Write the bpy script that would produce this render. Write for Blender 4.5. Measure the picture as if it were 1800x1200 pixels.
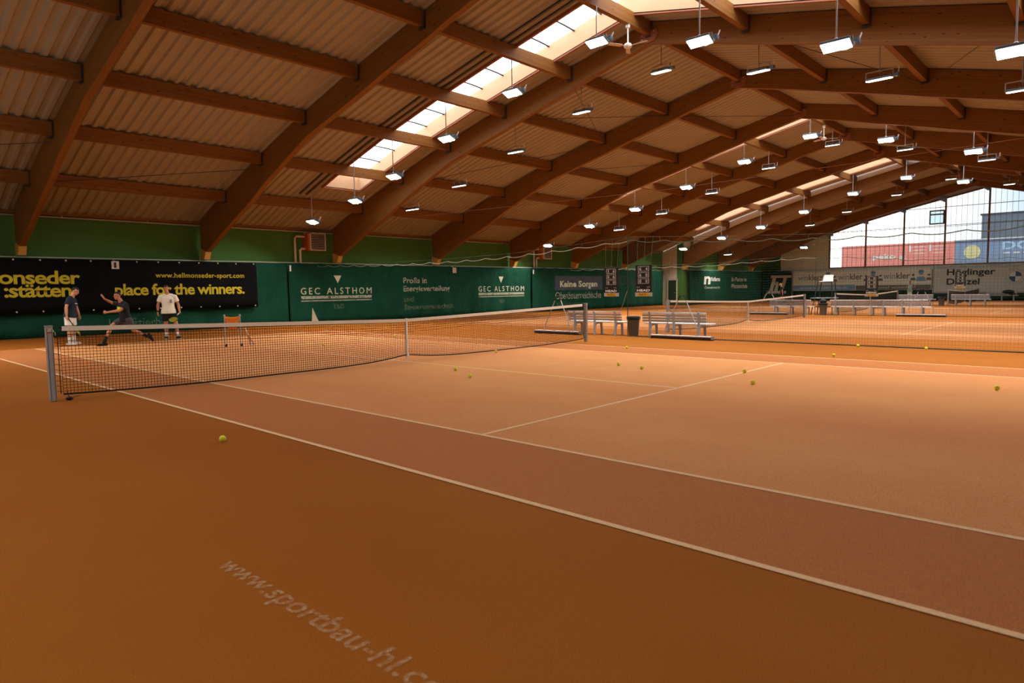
import bpy, bmesh, math, random
from mathutils import Vector, Matrix
random.seed(7)
C = bpy.context.scene.collection
for o in list(bpy.data.objects):
    bpy.data.objects.remove(o, do_unlink=True)
PI = math.pi
V = Vector

# ------------------------------------------------------------------ camera, sky, exposure
CX, CY, CZ = -8.89997, -11.26092, 1.49365
YAW, PITCH, ROLL, FPX = 0.8257947, -0.0771462, -0.0149110, 1172.597
f_ = V((math.sin(YAW) * math.cos(PITCH), math.cos(YAW) * math.cos(PITCH), math.sin(PITCH)))
r0 = V((math.cos(YAW), -math.sin(YAW), 0))
u0 = r0.cross(f_)
r_ = math.cos(ROLL) * r0 + math.sin(ROLL) * u0
u_ = -math.sin(ROLL) * r0 + math.cos(ROLL) * u0
cam = bpy.data.objects.new('camera', bpy.data.cameras.new('camera'))
C.objects.link(cam)
cam.matrix_world = Matrix(((r_.x, u_.x, -f_.x, CX), (r_.y, u_.y, -f_.y, CY), (r_.z, u_.z, -f_.z, CZ), (0, 0, 0, 1)))
cam.data.sensor_width = 36
cam.data.lens = FPX / 1800 * 36
cam.data.clip_start = 0.05
cam.data.clip_end = 400
cam.data.dof.use_dof = True
cam.data.dof.focus_distance = 9.5
cam.data.dof.aperture_fstop = 2.4
sc = bpy.context.scene
sc.camera = cam
vs = sc.view_settings
vs.view_transform = 'Standard'
vs.look = 'None'
vs.gamma = 1.0
vs.use_curve_mapping = False
vs.exposure = 0.60
LAMP_STRENGTH = 7.0
LAMP_WATTS = 86.0
SKY_STRENGTH = 1.05
SKYLIGHT_STRENGTH = 3.2

world = bpy.data.worlds.new('sky')
sc.world = world
world.use_nodes = True
wn, wl = world.node_tree.nodes, world.node_tree.links
bg = wn['Background']
tc = wn.new('ShaderNodeTexCoord')
sep = wn.new('ShaderNodeSeparateXYZ')
wl.new(tc.outputs['Generated'], sep.inputs[0])
rampw = wn.new('ShaderNodeMapRange')          # hazy sun glow towards the left of the gable window
rampw.inputs['From Min'].default_value = 0.08
rampw.inputs['From Max'].default_value = 0.34
wl.new(sep.outputs['Y'], rampw.inputs['Value'])
mixw = wn.new('ShaderNodeMix')
mixw.data_type = 'RGBA'
mixw.inputs[6].default_value = (0.44, 0.56, 0.66, 1)
mixw.inputs[7].default_value = (1.9, 1.75, 1.6, 1)
wl.new(rampw.outputs[0], mixw.inputs[0])
wl.new(mixw.outputs[2], bg.inputs['Color'])
bg.inputs['Strength'].default_value = SKY_STRENGTH

def project(P):
    d = V(P) - V((CX, CY, CZ))
    w = d.dot(f_)
    if w < 0.3:
        return None
    return (900 + FPX * d.dot(r_) / w, 600 - FPX * d.dot(u_) / w)

def in_view(pts, m=260):
    q = [project(p) for p in pts]
    if all(a is None for a in q):
        return False
    if any(a is None for a in q):
        return True
    return not (max(a[0] for a in q) < -m or min(a[0] for a in q) > 1800 + m or
                max(a[1] for a in q) < -m or min(a[1] for a in q) > 1200 + m)

# ------------------------------------------------------------------ materials
def S(r, g, b):
    f = lambda c: (c / 255 / 12.92) if c / 255 <= 0.04045 else ((c / 255 + 0.055) / 1.055) ** 2.4
    return (f(r), f(g), f(b), 1)

def nodes(m):
    m.use_nodes = True
    return m.node_tree.nodes, m.node_tree.links, m.node_tree.nodes['Principled BSDF']

def mat(name, col, rough=0.7, metal=0.0, var=0.12, scale=6.0, bump=0.0, spec=0.3, stretch=(1, 1, 1)):
    m = bpy.data.materials.new(name)
    n, l, b = nodes(m)
    t = n.new('ShaderNodeTexCoord')
    mp = n.new('ShaderNodeMapping')
    mp.inputs['Scale'].default_value = stretch
    l.new(t.outputs['Object'], mp.inputs[0])
    no = n.new('ShaderNodeTexNoise')
    no.inputs['Scale'].default_value = scale
    no.inputs['Detail'].default_value = 4
    l.new(mp.outputs[0], no.inputs['Vector'])
    mx = n.new('ShaderNodeMix')
    mx.data_type = 'RGBA'
    mx.inputs[6].default_value = tuple(c * (1 - var) for c in col[:3]) + (1,)
    mx.inputs[7].default_value = tuple(min(1, c * (1 + var)) for c in col[:3]) + (1,)
    l.new(no.outputs['Fac'], mx.inputs[0])
    l.new(mx.outputs[2], b.inputs['Base Color'])
    b.inputs['Roughness'].default_value = rough
    b.inputs['Metallic'].default_value = metal
    b.inputs['Specular IOR Level'].default_value = spec
    if bump:
        bp = n.new('ShaderNodeBump')
        bp.inputs['Strength'].default_value = bump
        bp.inputs['Distance'].default_value = 0.02
        l.new(no.outputs['Fac'], bp.inputs['Height'])
        l.new(bp.outputs[0], b.inputs['Normal'])
    return m

def emit_mat(name, col, s):
    m = bpy.data.materials.new(name)
    n, l, b = nodes(m)
    b.inputs['Base Color'].default_value = col
    b.inputs['Emission Color'].default_value = col
    b.inputs['Emission Strength'].default_value = s
    return m

def wood_mat(name, c1, c2, lam=24.0):
    """glulam: UV u along the member (m), v across its depth (m)"""
    m = bpy.data.materials.new(name)
    n, l, b = nodes(m)
    uv = n.new('ShaderNodeUVMap')
    def noise(sx, sy, sc_, det=3):
        mp = n.new('ShaderNodeMapping')
        mp.inputs['Scale'].default_value = (sx, sy, 1)
        l.new(uv.outputs[0], mp.inputs[0])
        t = n.new('ShaderNodeTexNoise')
        t.inputs['Scale'].default_value = sc_
        t.inputs['Detail'].default_value = det
        l.new(mp.outputs[0], t.inputs['Vector'])
        return t
    g = noise(0.6, 14, 3.0, 5)
    big = noise(0.25, lam, 1.0, 1)            # one tone per lamella
    add = n.new('ShaderNodeMath'); add.operation = 'ADD'
    l.new(g.outputs['Fac'], add.inputs[0]); l.new(big.outputs['Fac'], add.inputs[1])
    mr = n.new('ShaderNodeMapRange')
    mr.inputs['From Min'].default_value = 0.6; mr.inputs['From Max'].default_value = 1.4
    l.new(add.outputs[0], mr.inputs['Value'])
    mx = n.new('ShaderNodeMix'); mx.data_type = 'RGBA'
    mx.inputs[6].default_value = c1; mx.inputs[7].default_value = c2
    l.new(mr.outputs[0], mx.inputs[0])
    mp = n.new('ShaderNodeMapping'); mp.inputs['Scale'].default_value = (2.6, 7.0, 1)
    l.new(uv.outputs[0], mp.inputs[0])
    vo = n.new('ShaderNodeTexVoronoi'); vo.inputs['Scale'].default_value = 1.0
    l.new(mp.outputs[0], vo.inputs['Vector'])
    kn = n.new('ShaderNodeMapRange')
    kn.inputs['From Min'].default_value = 0.06; kn.inputs['From Max'].default_value = 0.15
    l.new(vo.outputs['Distance'], kn.inputs['Value'])
    mk = n.new('ShaderNodeMix'); mk.data_type = 'RGBA'
    mk.inputs[6].default_value = tuple(c * 0.35 for c in c1[:3]) + (1,)
    l.new(mx.outputs[2], mk.inputs[7]); l.new(kn.outputs[0], mk.inputs[0])
    l.new(mk.outputs[2], b.inputs['Base Color'])
    b.inputs['Roughness'].default_value = 0.62
    b.inputs['Specular IOR Level'].default_value = 0.25
    return m

def carpet_mat(name, base, worn, red, mix_lo, mix_hi):
    m = bpy.data.materials.new(name)
    n, l, b = nodes(m)
    t = n.new('ShaderNodeTexCoord')
    def noise(s, d, st=(1, 1, 1)):
        mp = n.new('ShaderNodeMapping'); mp.inputs['Scale'].default_value = st
        l.new(t.outputs['Object'], mp.inputs[0])
        x = n.new('ShaderNodeTexNoise'); x.inputs['Scale'].default_value = s; x.inputs['Detail'].default_value = d
        l.new(mp.outputs[0], x.inputs['Vector'])
        return x
    big = noise(0.22, 4, (1, 0.5, 1))
    mr = n.new('ShaderNodeMapRange'); mr.inputs['From Min'].default_value = mix_lo; mr.inputs['From Max'].default_value = mix_hi
    l.new(big.outputs['Fac'], mr.inputs['Value'])
    mx = n.new('ShaderNodeMix'); mx.data_type = 'RGBA'
    mx.inputs[6].default_value = base; mx.inputs[7].default_value = worn
    l.new(mr.outputs[0], mx.inputs[0])
    fine = noise(150, 3)
    m2 = n.new('ShaderNodeMix'); m2.data_type = 'RGBA'; m2.blend_type = 'MULTIPLY'
    m2.inputs[0].default_value = 1.0
    cr = n.new('ShaderNodeValToRGB')
    cr.color_ramp.elements[0].position = 0.3; cr.color_ramp.elements[0].color = (0.72, 0.70, 0.68, 1)
    cr.color_ramp.elements[1].position = 0.7; cr.color_ramp.elements[1].color = (1.18, 1.16, 1.14, 1)
    l.new(fine.outputs['Fac'], cr.inputs[0])
    l.new(mx.outputs[2], m2.inputs[6]); l.new(cr.outputs[0], m2.inputs[7])
    # granules of spilt sand
    sp = noise(1.7, 6)
    m3 = n.new('ShaderNodeMix'); m3.data_type = 'RGBA'
    m3.inputs[7].default_value = red
    mr3 = n.new('ShaderNodeMapRange'); mr3.inputs['From Min'].default_value = 0.45; mr3.inputs['From Max'].default_value = 0.75
    mr3.inputs['To Max'].default_value = 0.35
    l.new(sp.outputs['Fac'], mr3.inputs['Value'])
    l.new(mr3.outputs[0], m3.inputs[0]); l.new(m2.outputs[2], m3.inputs[6])
    l.new(m3.outputs[2], b.inputs['Base Color'])
    b.inputs['Roughness'].default_value = 0.95
    b.inputs['Specular IOR Level'].default_value = 0.08
    bp = n.new('ShaderNodeBump'); bp.inputs['Strength'].default_value = 0.22; bp.inputs['Distance'].default_value = 0.004
    l.new(fine.outputs['Fac'], bp.inputs['Height']); l.new(bp.outputs[0], b.inputs['Normal'])
    return m

def paint_mat(name, col, lo=0.42, hi=0.62, scale=60, maxa=1.0):
    """worn paint: noise decides where it has rubbed off"""
    m = bpy.data.materials.new(name)
    n, l, b = nodes(m)
    b.inputs['Base Color'].default_value = col
    b.inputs['Roughness'].default_value = 0.9
    b.inputs['Specular IOR Level'].default_value = 0.1
    t = n.new('ShaderNodeTexCoord')
    x = n.new('ShaderNodeTexNoise'); x.inputs['Scale'].default_value = scale; x.inputs['Detail'].default_value = 5
    l.new(t.outputs['Object'], x.inputs['Vector'])
    mr = n.new('ShaderNodeMapRange'); mr.inputs['From Min'].default_value = lo; mr.inputs['From Max'].default_value = hi
    mr.inputs['To Max'].default_value = maxa
    l.new(x.outputs['Fac'], mr.inputs['Value'])
    l.new(mr.outputs[0], b.inputs['Alpha'])
    return m

def pane_mat(name, tint, gloss=0.06):
    m = bpy.data.materials.new(name)
    m.use_nodes = True
    n, l = m.node_tree.nodes, m.node_tree.links
    n.clear()
    o = n.new('ShaderNodeOutputMaterial'); mx = n.new('ShaderNodeMixShader')
    a = n.new('ShaderNodeBsdfTransparent'); g = n.new('ShaderNodeBsdfGlossy')
    a.inputs[0].default_value = tint
    g.inputs['Roughness'].default_value = 0.08
    mx.inputs[0].default_value = gloss
    l.new(a.outputs[0], mx.inputs[1]); l.new(g.outputs[0], mx.inputs[2]); l.new(mx.outputs[0], o.inputs[0])
    return m

W_ARCH = wood_mat('glulam_arch', (0.145, 0.060, 0.011, 1), (0.245, 0.111, 0.025, 1))
W_PURL = wood_mat('glulam_purlin', (0.160, 0.063, 0.012, 1), (0.250, 0.111, 0.026, 1), 12)
W_PALE = wood_mat('pale_board', (0.58, 0.34, 0.17, 1), (0.70, 0.45, 0.26, 1), 6)
M_BLOCK = mat('yellow_wood_block', (0.52, 0.29, 0.07, 1))
M_ROOF = mat('roof_sheet', (0.34, 0.305, 0.25, 1), 0.55, 0, 0.10, 3.0, stretch=(1, 0.3, 1))
M_STEEL = mat('dark_steel', (0.07, 0.07, 0.075, 1), 0.5, 0.6)
M_GALV = mat('galvanised_steel', (0.45, 0.46, 0.47, 1), 0.42, 0.6, 0.08)
M_ALU = mat('grey_painted_aluminium', (0.36, 0.35, 0.34, 1), 0.5, 0.15, 0.06)
M_HOUS = mat('lamp_housing', (0.17, 0.22, 0.27, 1), 0.45, 0.5, 0.08)
M_DRIVER = mat('lamp_driver_blue', (0.10, 0.17, 0.28, 1), 0.5, 0.2)
M_LENS = emit_mat('lamp_lens', (1.0, 0.93, 0.74, 1), LAMP_STRENGTH)
M_WHITE = mat('white_paint', (0.78, 0.77, 0.74, 1), 0.5, 0, 0.04)
M_BENCHW = mat('bench_white_slat', (0.80, 0.82, 0.84, 1), 0.4, 0, 0.04)
M_BENCHG = mat('bench_grey_frame', (0.40, 0.43, 0.47, 1), 0.5, 0.1, 0.06)
M_GREENW = mat('green_wall', (0.070, 0.175, 0.045, 1), 0.85, 0, 0.08, 1.2, spec=0.1)
M_BEIGE = mat('beige_cladding', (0.80, 0.88, 0.84, 1), 0.75, 0, 0.06, 2.0, stretch=(1, 14, 0.4))
M_CREAM = mat('cream_lining', (0.62, 0.55, 0.46, 1), 0.7)
M_CURT = mat('green_curtain', (0.009, 0.056, 0.033, 1), 0.9, 0, 0.35, 2.2, 0.6, spec=0.06, stretch=(1, 1, .6))
M_CURT.node_tree.nodes['Bump'].inputs['Distance'].default_value = 0.12
M_CURTD = mat('dark_green_curtain', (0.006, 0.032, 0.022, 1), 0.9, 0, 0.25, 1.6, 0.1, spec=0.06)
M_BLACK = mat('black_banner_cloth', (0.004, 0.004, 0.005, 1), 0.85, 0, 0.3, 1.3, spec=0.08)
M_YEL = mat('yellow_print', (0.52, 0.42, 0.015, 1), 0.7)
M_PRINT = mat('pale_print', (0.55, 0.62, 0.45, 1), 0.8)
M_FADED = paint_mat('faded_print', (0.42, 0.46, 0.36, 1), 0.22, 0.50, 9, 0.85)
M_GHOST = paint_mat('nearly_gone_print', (0.22, 0.30, 0.20, 1), 0.28, 0.60, 14, 0.55)
M_NAVY = mat('blue_print_field', (0.05, 0.065, 0.085, 1), 0.8, 0, 0.3, 2)
M_SAND = mat('sand_print', (0.50, 0.43, 0.32, 1), 0.8)
M_BANNER = mat('beige_banner_cloth', (0.80, 0.86, 0.78, 1), 0.8, 0, 0.06, 1.0)
M_BANGREY = mat('grey_banner_cloth', (0.60, 0.66, 0.62, 1), 0.8, 0, 0.06, 1.0)
M_BLUEP = mat('blue_print', (0.10, 0.26, 0.46, 1), 0.8)
M_LBLUE = mat('light_blue_print', (0.20, 0.38, 0.60, 1), 0.8)
M_GREYP = mat('grey_print', (0.17, 0.16, 0.14, 1), 0.8)
M_DARKP = mat('dark_print', (0.02, 0.022, 0.028, 1), 0.8)
M_TAPE = mat('net_tape', (0.80, 0.74, 0.64, 1), 0.75, 0, 0.05)
M_NET = mat('net_cord', (0.012, 0.010, 0.009, 1), 0.8)
M_GNET = mat('green_net_cord', (0.03, 0.055, 0.035, 1), 0.8)
M_HEM = mat('net_hem_tape', (0.085, 0.11, 0.07, 1), 0.7)
M_HEML = mat('pale_hem_tape', (0.34, 0.38, 0.30, 1), 0.7)
M_BALL = mat('tennis_ball_felt', (0.78, 0.76, 0.03, 1), 0.95, 0, 0.15, 60, 0.3)
M_SEAM = mat('tennis_ball_seam', (0.80, 0.80, 0.40, 1), 0.9)
M_BIN = mat('grey_plastic', (0.145, 0.170, 0.205, 1), 0.5, 0, 0.06)
M_BAG = mat('black_bin_bag', (0.012, 0.013, 0.02, 1), 0.35)
M_BLK = mat('black_plastic', (0.012, 0.012, 0.012, 1), 0.5)
M_BRIS = mat('brush_bristles', (0.035, 0.022, 0.016, 1), 0.9, 0, 0.3, 80)
M_ORANGE = mat('orange_fabric', (0.80, 0.24, 0.02, 1), 0.7, 0, 0.15, 9, 0.3)
M_HEAT = mat('heater_orange', (0.42, 0.11, 0.03, 1), 0.6)
M_RED = mat('red_paint', (0.42, 0.02, 0.02, 1), 0.5)
M_PLATE = mat('plate_yellow', (0.66, 0.40, 0.02, 1), 0.6)
M_DGREEN = mat('dark_green_door', (0.02, 0.045, 0.02, 1), 0.6)
M_REDF = mat('red_brown_trim', (0.28, 0.10, 0.05, 1), 0.6)
M_SKIN1 = mat('skin_light', (0.55, 0.27, 0.15, 1), 0.6, 0, 0.06, 20)
M_SKIN2 = mat('skin_tan', (0.46, 0.20, 0.10, 1), 0.6, 0, 0.06, 20)
M_HAIRB = mat('brown_black_hair', (0.012, 0.009, 0.007, 1), 0.6, 0, 0.3, 90, 0.5)
M_HAIRR = mat('reddish_brown_hair', (0.05, 0.016, 0.008, 1), 0.6, 0, 0.3, 90, 0.5)
M_NAVYC = mat('navy_cotton', (0.012, 0.019, 0.035, 1), 0.9, 0, 0.2, 14, 0.3)
M_BLACKC = mat('black_cotton', (0.010, 0.010, 0.012, 1), 0.9, 0, 0.2, 14, 0.3)
M_CREAMC = mat('cream_white_cotton', (0.76, 0.72, 0.60, 1), 0.9, 0, 0.06, 14, 0.4)
M_WHITEC = mat('white_cotton', (0.80, 0.77, 0.72, 1), 0.9, 0, 0.06, 14, 0.4)
M_GREYC = mat('charcoal_cotton', (0.055, 0.055, 0.070, 1), 0.9, 0, 0.2, 14, 0.3)
M_MINT = mat('mint_cotton', (0.34, 0.62, 0.52, 1), 0.9, 0, 0.06, 14, 0.3)
M_LIME = mat('lime_print', (0.55, 0.75, 0.04, 1), 0.8)
M_STRING = mat('racket_strings', (0.70, 0.62, 0.03, 1), 0.5)
M_CARPET = carpet_mat('orange_carpet', (0.30, 0.090, 0.008, 1), (0.355, 0.122, 0.017, 1), (0.29, 0.085, 0.008, 1), 0.35, 0.65)
M_COURT = carpet_mat('red_court_carpet', (0.56, 0.225, 0.082, 1), (0.65, 0.305, 0.115, 1), (0.54, 0.205, 0.074, 1), 0.36, 0.60)
M_ALLEY = carpet_mat('red_alley_carpet', (0.42, 0.148, 0.046, 1), (0.46, 0.175, 0.054, 1), (0.41, 0.14, 0.04, 1), 0.4, 0.7)
M_LINE = mat('line_tape', (0.72, 0.46, 0.25, 1), 0.9, 0, 0.22, 45)

# ------------------------------------------------------------------ mesh helpers
class MB:
    def __init__(s):
        s.bm = bmesh.new()
        s.mi = 0
    def face(s, vs_):
        try:
            f = s.bm.faces.new(vs_)
            f.material_index = s.mi
            return f
        except ValueError:
            return None
    def poly(s, pts):
        return s.face([s.bm.verts.new(p) for p in pts])
    def box(s, c, d, M3=None):
        c = V(c)
        vv = []
        for i in (-1, 1):
            for j in (-1, 1):
                for k in (-1, 1):
                    p = V((i * d[0] / 2, j * d[1] / 2, k * d[2] / 2))
                    if M3 is not None:
                        p = M3 @ p
                    vv.append(s.bm.verts.new(c + p))
        for q in ((0, 1, 3, 2), (4, 6, 7, 5), (0, 4, 5, 1), (2, 3, 7, 6), (0, 2, 6, 4), (1, 5, 7, 3)):
            s.face([vv[i] for i in q])
        return s
    def bar(s, p, q, w, h=None, side=None):
        p, q = V(p), V(q)
        h = h or w
        t = (q - p)
        L = t.length
        t.normalize()
        sd = V(side) if side else (V((0, 0, 1)) if abs(t.z) < 0.95 else V((1, 0, 0)))
        a = t.cross(sd).normalized()
        b = a.cross(t).normalized()
        M3 = Matrix((a, t, b)).transposed()
        return s.box((p + q) / 2, (w, L, h), M3)
    def loft(s, pts, rad, side=(1, 0, 0), n=10, cap=True, round_=True):
        """elliptical tube; rad = list of (a,b), a along side"""
        pts = [V(p) for p in pts]
        rad = [(x, x) if not isinstance(x, (tuple, list)) else x for x in rad]
        if round_:
            t0 = (pts[0] - pts[1]).normalized()
            t1 = (pts[-1] - pts[-2]).normalized()
            m0, m1 = min(rad[0]), min(rad[-1])
            pts = [pts[0] + t0 * m0 * .9, pts[0] + t0 * m0 * .6] + pts + [pts[-1] + t1 * m1 * .6, pts[-1] + t1 * m1 * .9]
            sc_ = lambda r, k: (r[0] * k, r[1] * k)
            rad = [sc_(rad[0], .42), sc_(rad[0], .8)] + list(rad) + [sc_(rad[-1], .8), sc_(rad[-1], .42)]
        rings = []
        N = len(pts)
        sides = side if isinstance(side, list) else None
        for i, p in enumerate(pts):
            t = (pts[min(i + 1, N - 1)] - pts[max(i - 1, 0)]).normalized()
            sd = V(side) if sides is None else V(sides[max(0, min(len(sides) - 1, i - (2 if round_ else 0)))])
            a = sd - t * sd.dot(t)
            if a.length < 1e-4:
                a = t.orthogonal()
            a.normalize()
            b = t.cross(a).normalized()
            ra, rb = rad[i]
            rings.append([s.bm.verts.new(p + a * (ra * math.cos(2 * PI * k / n)) + b * (rb * math.sin(2 * PI * k / n))) for k in range(n)])
        for i in range(N - 1):
            for k in range(n):
                s.face([rings[i][k], rings[i][(k + 1) % n], rings[i + 1][(k + 1) % n], rings[i + 1][k]])
        if cap:
            s.face(list(reversed(rings[0])))
            s.face(rings[-1])
        return s
    def tube(s, pts, r, n=8):
        return s.loft(pts, [r] * len(pts), n=n, round_=False, side=(0.31, 0.62, 0.72))
    def sphere(s, c, r, sub=2, M3=None):
        if not isinstance(r, (tuple, list)):
            r = (r, r, r)
        M4 = Matrix.Diagonal((r[0], r[1], r[2], 1))
        if M3 is not None:
            M4 = M3.to_4x4() @ M4
        M4 = Matrix.Translation(V(c)) @ M4
        g = bmesh.ops.create_icosphere(s.bm, subdivisions=sub, radius=1.0, matrix=M4)
        for v in g['verts']:
            for f in v.link_faces:
                f.material_index = s.mi
        return s
    def lathe(s, c, prof, n=20, axis='Z'):
        c = V(c)
        rings = []
        for r, z in prof:
            rings.append([s.bm.verts.new(c + V((r * math.cos(2 * PI * k / n), r * math.sin(2 * PI * k / n), z))) for k in range(n)])
        for i in range(len(rings) - 1):
            for k in range(n):
                s.face([rings[i][k], rings[i][(k + 1) % n], rings[i + 1][(k + 1) % n], rings[i + 1][k]])
        s.face(list(reversed(rings[0])))
        s.face(rings[-1])
        return s
    def prism(s, pts, off):
        off = V(off)
        a = [s.bm.verts.new(p) for p in pts]
        b = [s.bm.verts.new(V(p) + off) for p in pts]
        n = len(pts)
        s.face(list(reversed(a)))
        s.face(b)
        for i in range(n):
            s.face([a[i], a[(i + 1) % n], b[(i + 1) % n], b[i]])
        return s
    def done(s, name, mats, parent=None, smooth=False, org=None, normals=True):
        if normals:
            bmesh.ops.recalc_face_normals(s.bm, faces=s.bm.faces)
        me = bpy.data.meshes.new(name)
        s.bm.to_mesh(me)
        s.bm.free()
        for m in (mats if isinstance(mats, (list, tuple)) else [mats]):
            me.materials.append(m)
        if org is not None:
            me.transform(Matrix.Translation(-V(org)))
        if smooth:
            for p in me.polygons:
                p.use_smooth = True
        return link(name, me, parent)

def link(name, me, parent=None):
    o = bpy.data.objects.new(name, me)
    C.objects.link(o)
    if parent is not None:
        o.parent = parent
    return o

def bevel(o, w=0.01, seg=2):
    m = o.modifiers.new('bevel', 'BEVEL')
    m.width = w
    m.segments = seg
    m.limit_method = 'ANGLE'
    return o

def tag(o, label, cat, group=None, kind=None):
    o['label'] = label
    if cat:
        o['category'] = cat
    if group:
        o['group'] = group
    if kind:
        o['kind'] = kind
    return o

def thing(name, label, cat, loc=(0, 0, 0), rotz=0.0, group=None):
    o = bpy.data.objects.new(name, None)
    C.objects.link(o)
    o.location = loc
    o.rotation_euler = (0, 0, rotz)
    o.empty_display_size = 0.1
    return tag(o, label, cat, group)

def dup(root, loc, rotz=None, label=None, group=None):
    r = root.copy()
    C.objects.link(r)
    r.location = loc
    if rotz is not None:
        r.rotation_euler = (0, 0, rotz)
    if label:
        r['label'] = label
    if group:
        r['group'] = group
    for ch in list(root.children):
        c = ch.copy()
        C.objects.link(c)
        c.parent = r
        for g in ch.children:
            d = g.copy()
            C.objects.link(d)
            d.parent = c
    return r

def struct(name, mb, m, label=None, **k):
    o = mb.done(name, m, **k)
    o['kind'] = 'structure'
    if label:
        o['label'] = label
    return o

def eval_mesh(o):
    dg = bpy.context.evaluated_depsgraph_get()
    dg.update()
    return bpy.data.meshes.new_from_object(o.evaluated_get(dg))

def text_mesh(s, bold=0.0, spacing=1.0):
    cu = bpy.data.curves.new('lettering', 'FONT')
    cu.body = s
    cu.size = 1.0
    cu.offset = bold
    cu.space_character = spacing
    cu.resolution_u = 3
    cu.fill_mode = 'FRONT'
    o = bpy.data.objects.new('lettering', cu)
    C.objects.link(o)
    me = eval_mesh(o)
    bpy.data.objects.remove(o, do_unlink=True)
    bpy.data.curves.remove(cu)
    return me

def text(name, s, m, parent, O, U, Vv, w, h, bold=0.0, spacing=1.0, shear=0.0, org=(0, 0, 0), ref=None, surf=None):
    """flat printed lettering whose ink box is w x h, lower left corner at O, reading along U, up along Vv.
    ref: use the ink box of this other string for the scale (so parts of one line match)."""
    me = text_mesh(s, bold, spacing)
    def bounds(q):
        xs = [v.co.x for v in q.vertices]
        ys = [v.co.y for v in q.vertices]
        return min(xs), max(xs), min(ys), max(ys)
    b0 = bounds(me)
    if ref:
        r = text_mesh(ref, bold, spacing)
        b = bounds(r)
        bpy.data.meshes.remove(r)
    else:
        b = b0
    sx, sy = w / (b[1] - b[0]), h / (b[3] - b[2])
    O, U, Vv, org = V(O), V(U), V(Vv), V(org)
    for v in me.vertices:
        y = (v.co.y - b[2]) * sy
        x = (v.co.x - b[0]) * sx + shear * y
        q = O + U * x + Vv * y
        if surf:
            q = surf(q)
        v.co = q - org
    me.name = name
    me.materials.clear()
    me.materials.append(m)
    return link(name, me, parent)

ORD = ['first', 'second', 'third', 'fourth', 'fifth', 'sixth', 'seventh', 'eighth', 'ninth', 'tenth', 'eleventh', 'twelfth']

# ------------------------------------------------------------------ hall geometry
RP = [(0, 9.72), (3.1, 9.05), (6.2, 8.36), (9.3, 7.58), (12.4, 6.66), (15.5, 5.62), (18.4, 4.52)]
LOW = [(0, 9.07), (1.91, 8.62), (2.85, 8.35), (4.74, 7.89), (6.05, 7.53), (9.52, 6.67), (10.65, 6.19), (12.31, 5.53),
       (13.43, 4.99), (15.35, 4.23), (17.6, 3.27), (18.2, 3.02)]
def interp(tab, d):
    for (a, x), (b, y) in zip(tab, tab[1:]):
        if d <= b:
            return x + (y - x) * (d - a) / (b - a)
    (a, x), (b, y) = tab[-2], tab[-1]
    return x + (y - x) * (d - a) / (b - a)
X_STEP = 42.5
def ridge(x):
    return 0.0 if x < X_STEP - 0.12 else -1.65 - 0.039 * (x - 42.4)
def roof(x, y):
    return interp(RP, abs(y - ridge(x)))
X0, X1, YL, YR = -12.3, 60.8, 18.3, -18.3
YL2 = 16.3
ARCH1 = [-3.2, 3.3, 9.8, 16.3, 22.8, 29.3, 35.8]
ARCH2 = [42.4, 48.6, 54.6]
AW = 0.2
SKYL = [(-10.6, -8.8), (7.0, 8.8), (23.7, 25.5), (39.1, 40.9)]
SKY_D = 14.2

# --- floor with its courts and lines
fb = MB()
def rect(x0, x1, y0, y1, z, mi):
    fb.mi = mi
    fb.poly([(x0, y0, z), (x1, y0, z), (x1, y1, z), (x0, y1, z)])
rect(X0, X1 + 0.2, YR - 0.1, YL + 0.1, 0, 0)
COURTS = [(0, 0), (17.4, 0), (34.8, 0), (52.2, -2.1)]
LW = 0.027
for cx, cy in COURTS:
    rect(cx - 5.485, cx + 5.485, cy - 11.885, cy + 11.885, 0.002, 2)
    rect(cx - 4.115, cx + 4.115, cy - 11.885, cy + 11.885, 0.003, 1)
    for dx in (-5.46, -4.115, 4.115, 5.46):
        rect(cx + dx - LW, cx + dx + LW, cy - 11.885, cy + 11.885, 0.0045, 3)
    for dy in (-6.4, 6.4):
        rect(cx - 4.115, cx + 4.115, cy + dy - LW, cy + dy + LW, 0.005, 3)
    rect(cx - LW, cx + LW, cy - 6.4, cy + 6.4, 0.005, 3)
    for dy in (-11.86, 11.86):
        rect(cx - 5.485, cx + 5.485, cy + dy - LW * 1.3, cy + dy + LW * 1.3, 0.005, 3)
struct('floor', fb, [M_CARPET, M_COURT, M_ALLEY, M_LINE], 'orange carpet floor with red tennis courts and pale lines')

# worn web address printed on the carpet near the camera
M_WORN = paint_mat('worn_floor_print', (0.66, 0.42, 0.24, 1), 0.30, 0.62, 55, 0.5)
ft = text('floor_lettering', 'www.sportbau-hl.com', M_WORN, None, (-7.44, -7.62, 0.004), (0, -1, 0), (1, 0, 0), 1.56, 0.175,
          0.012, ref='www.sportbau-hl')
tag(ft, 'worn pale web address printed along the orange carpet in the foreground', 'lettering')

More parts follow.
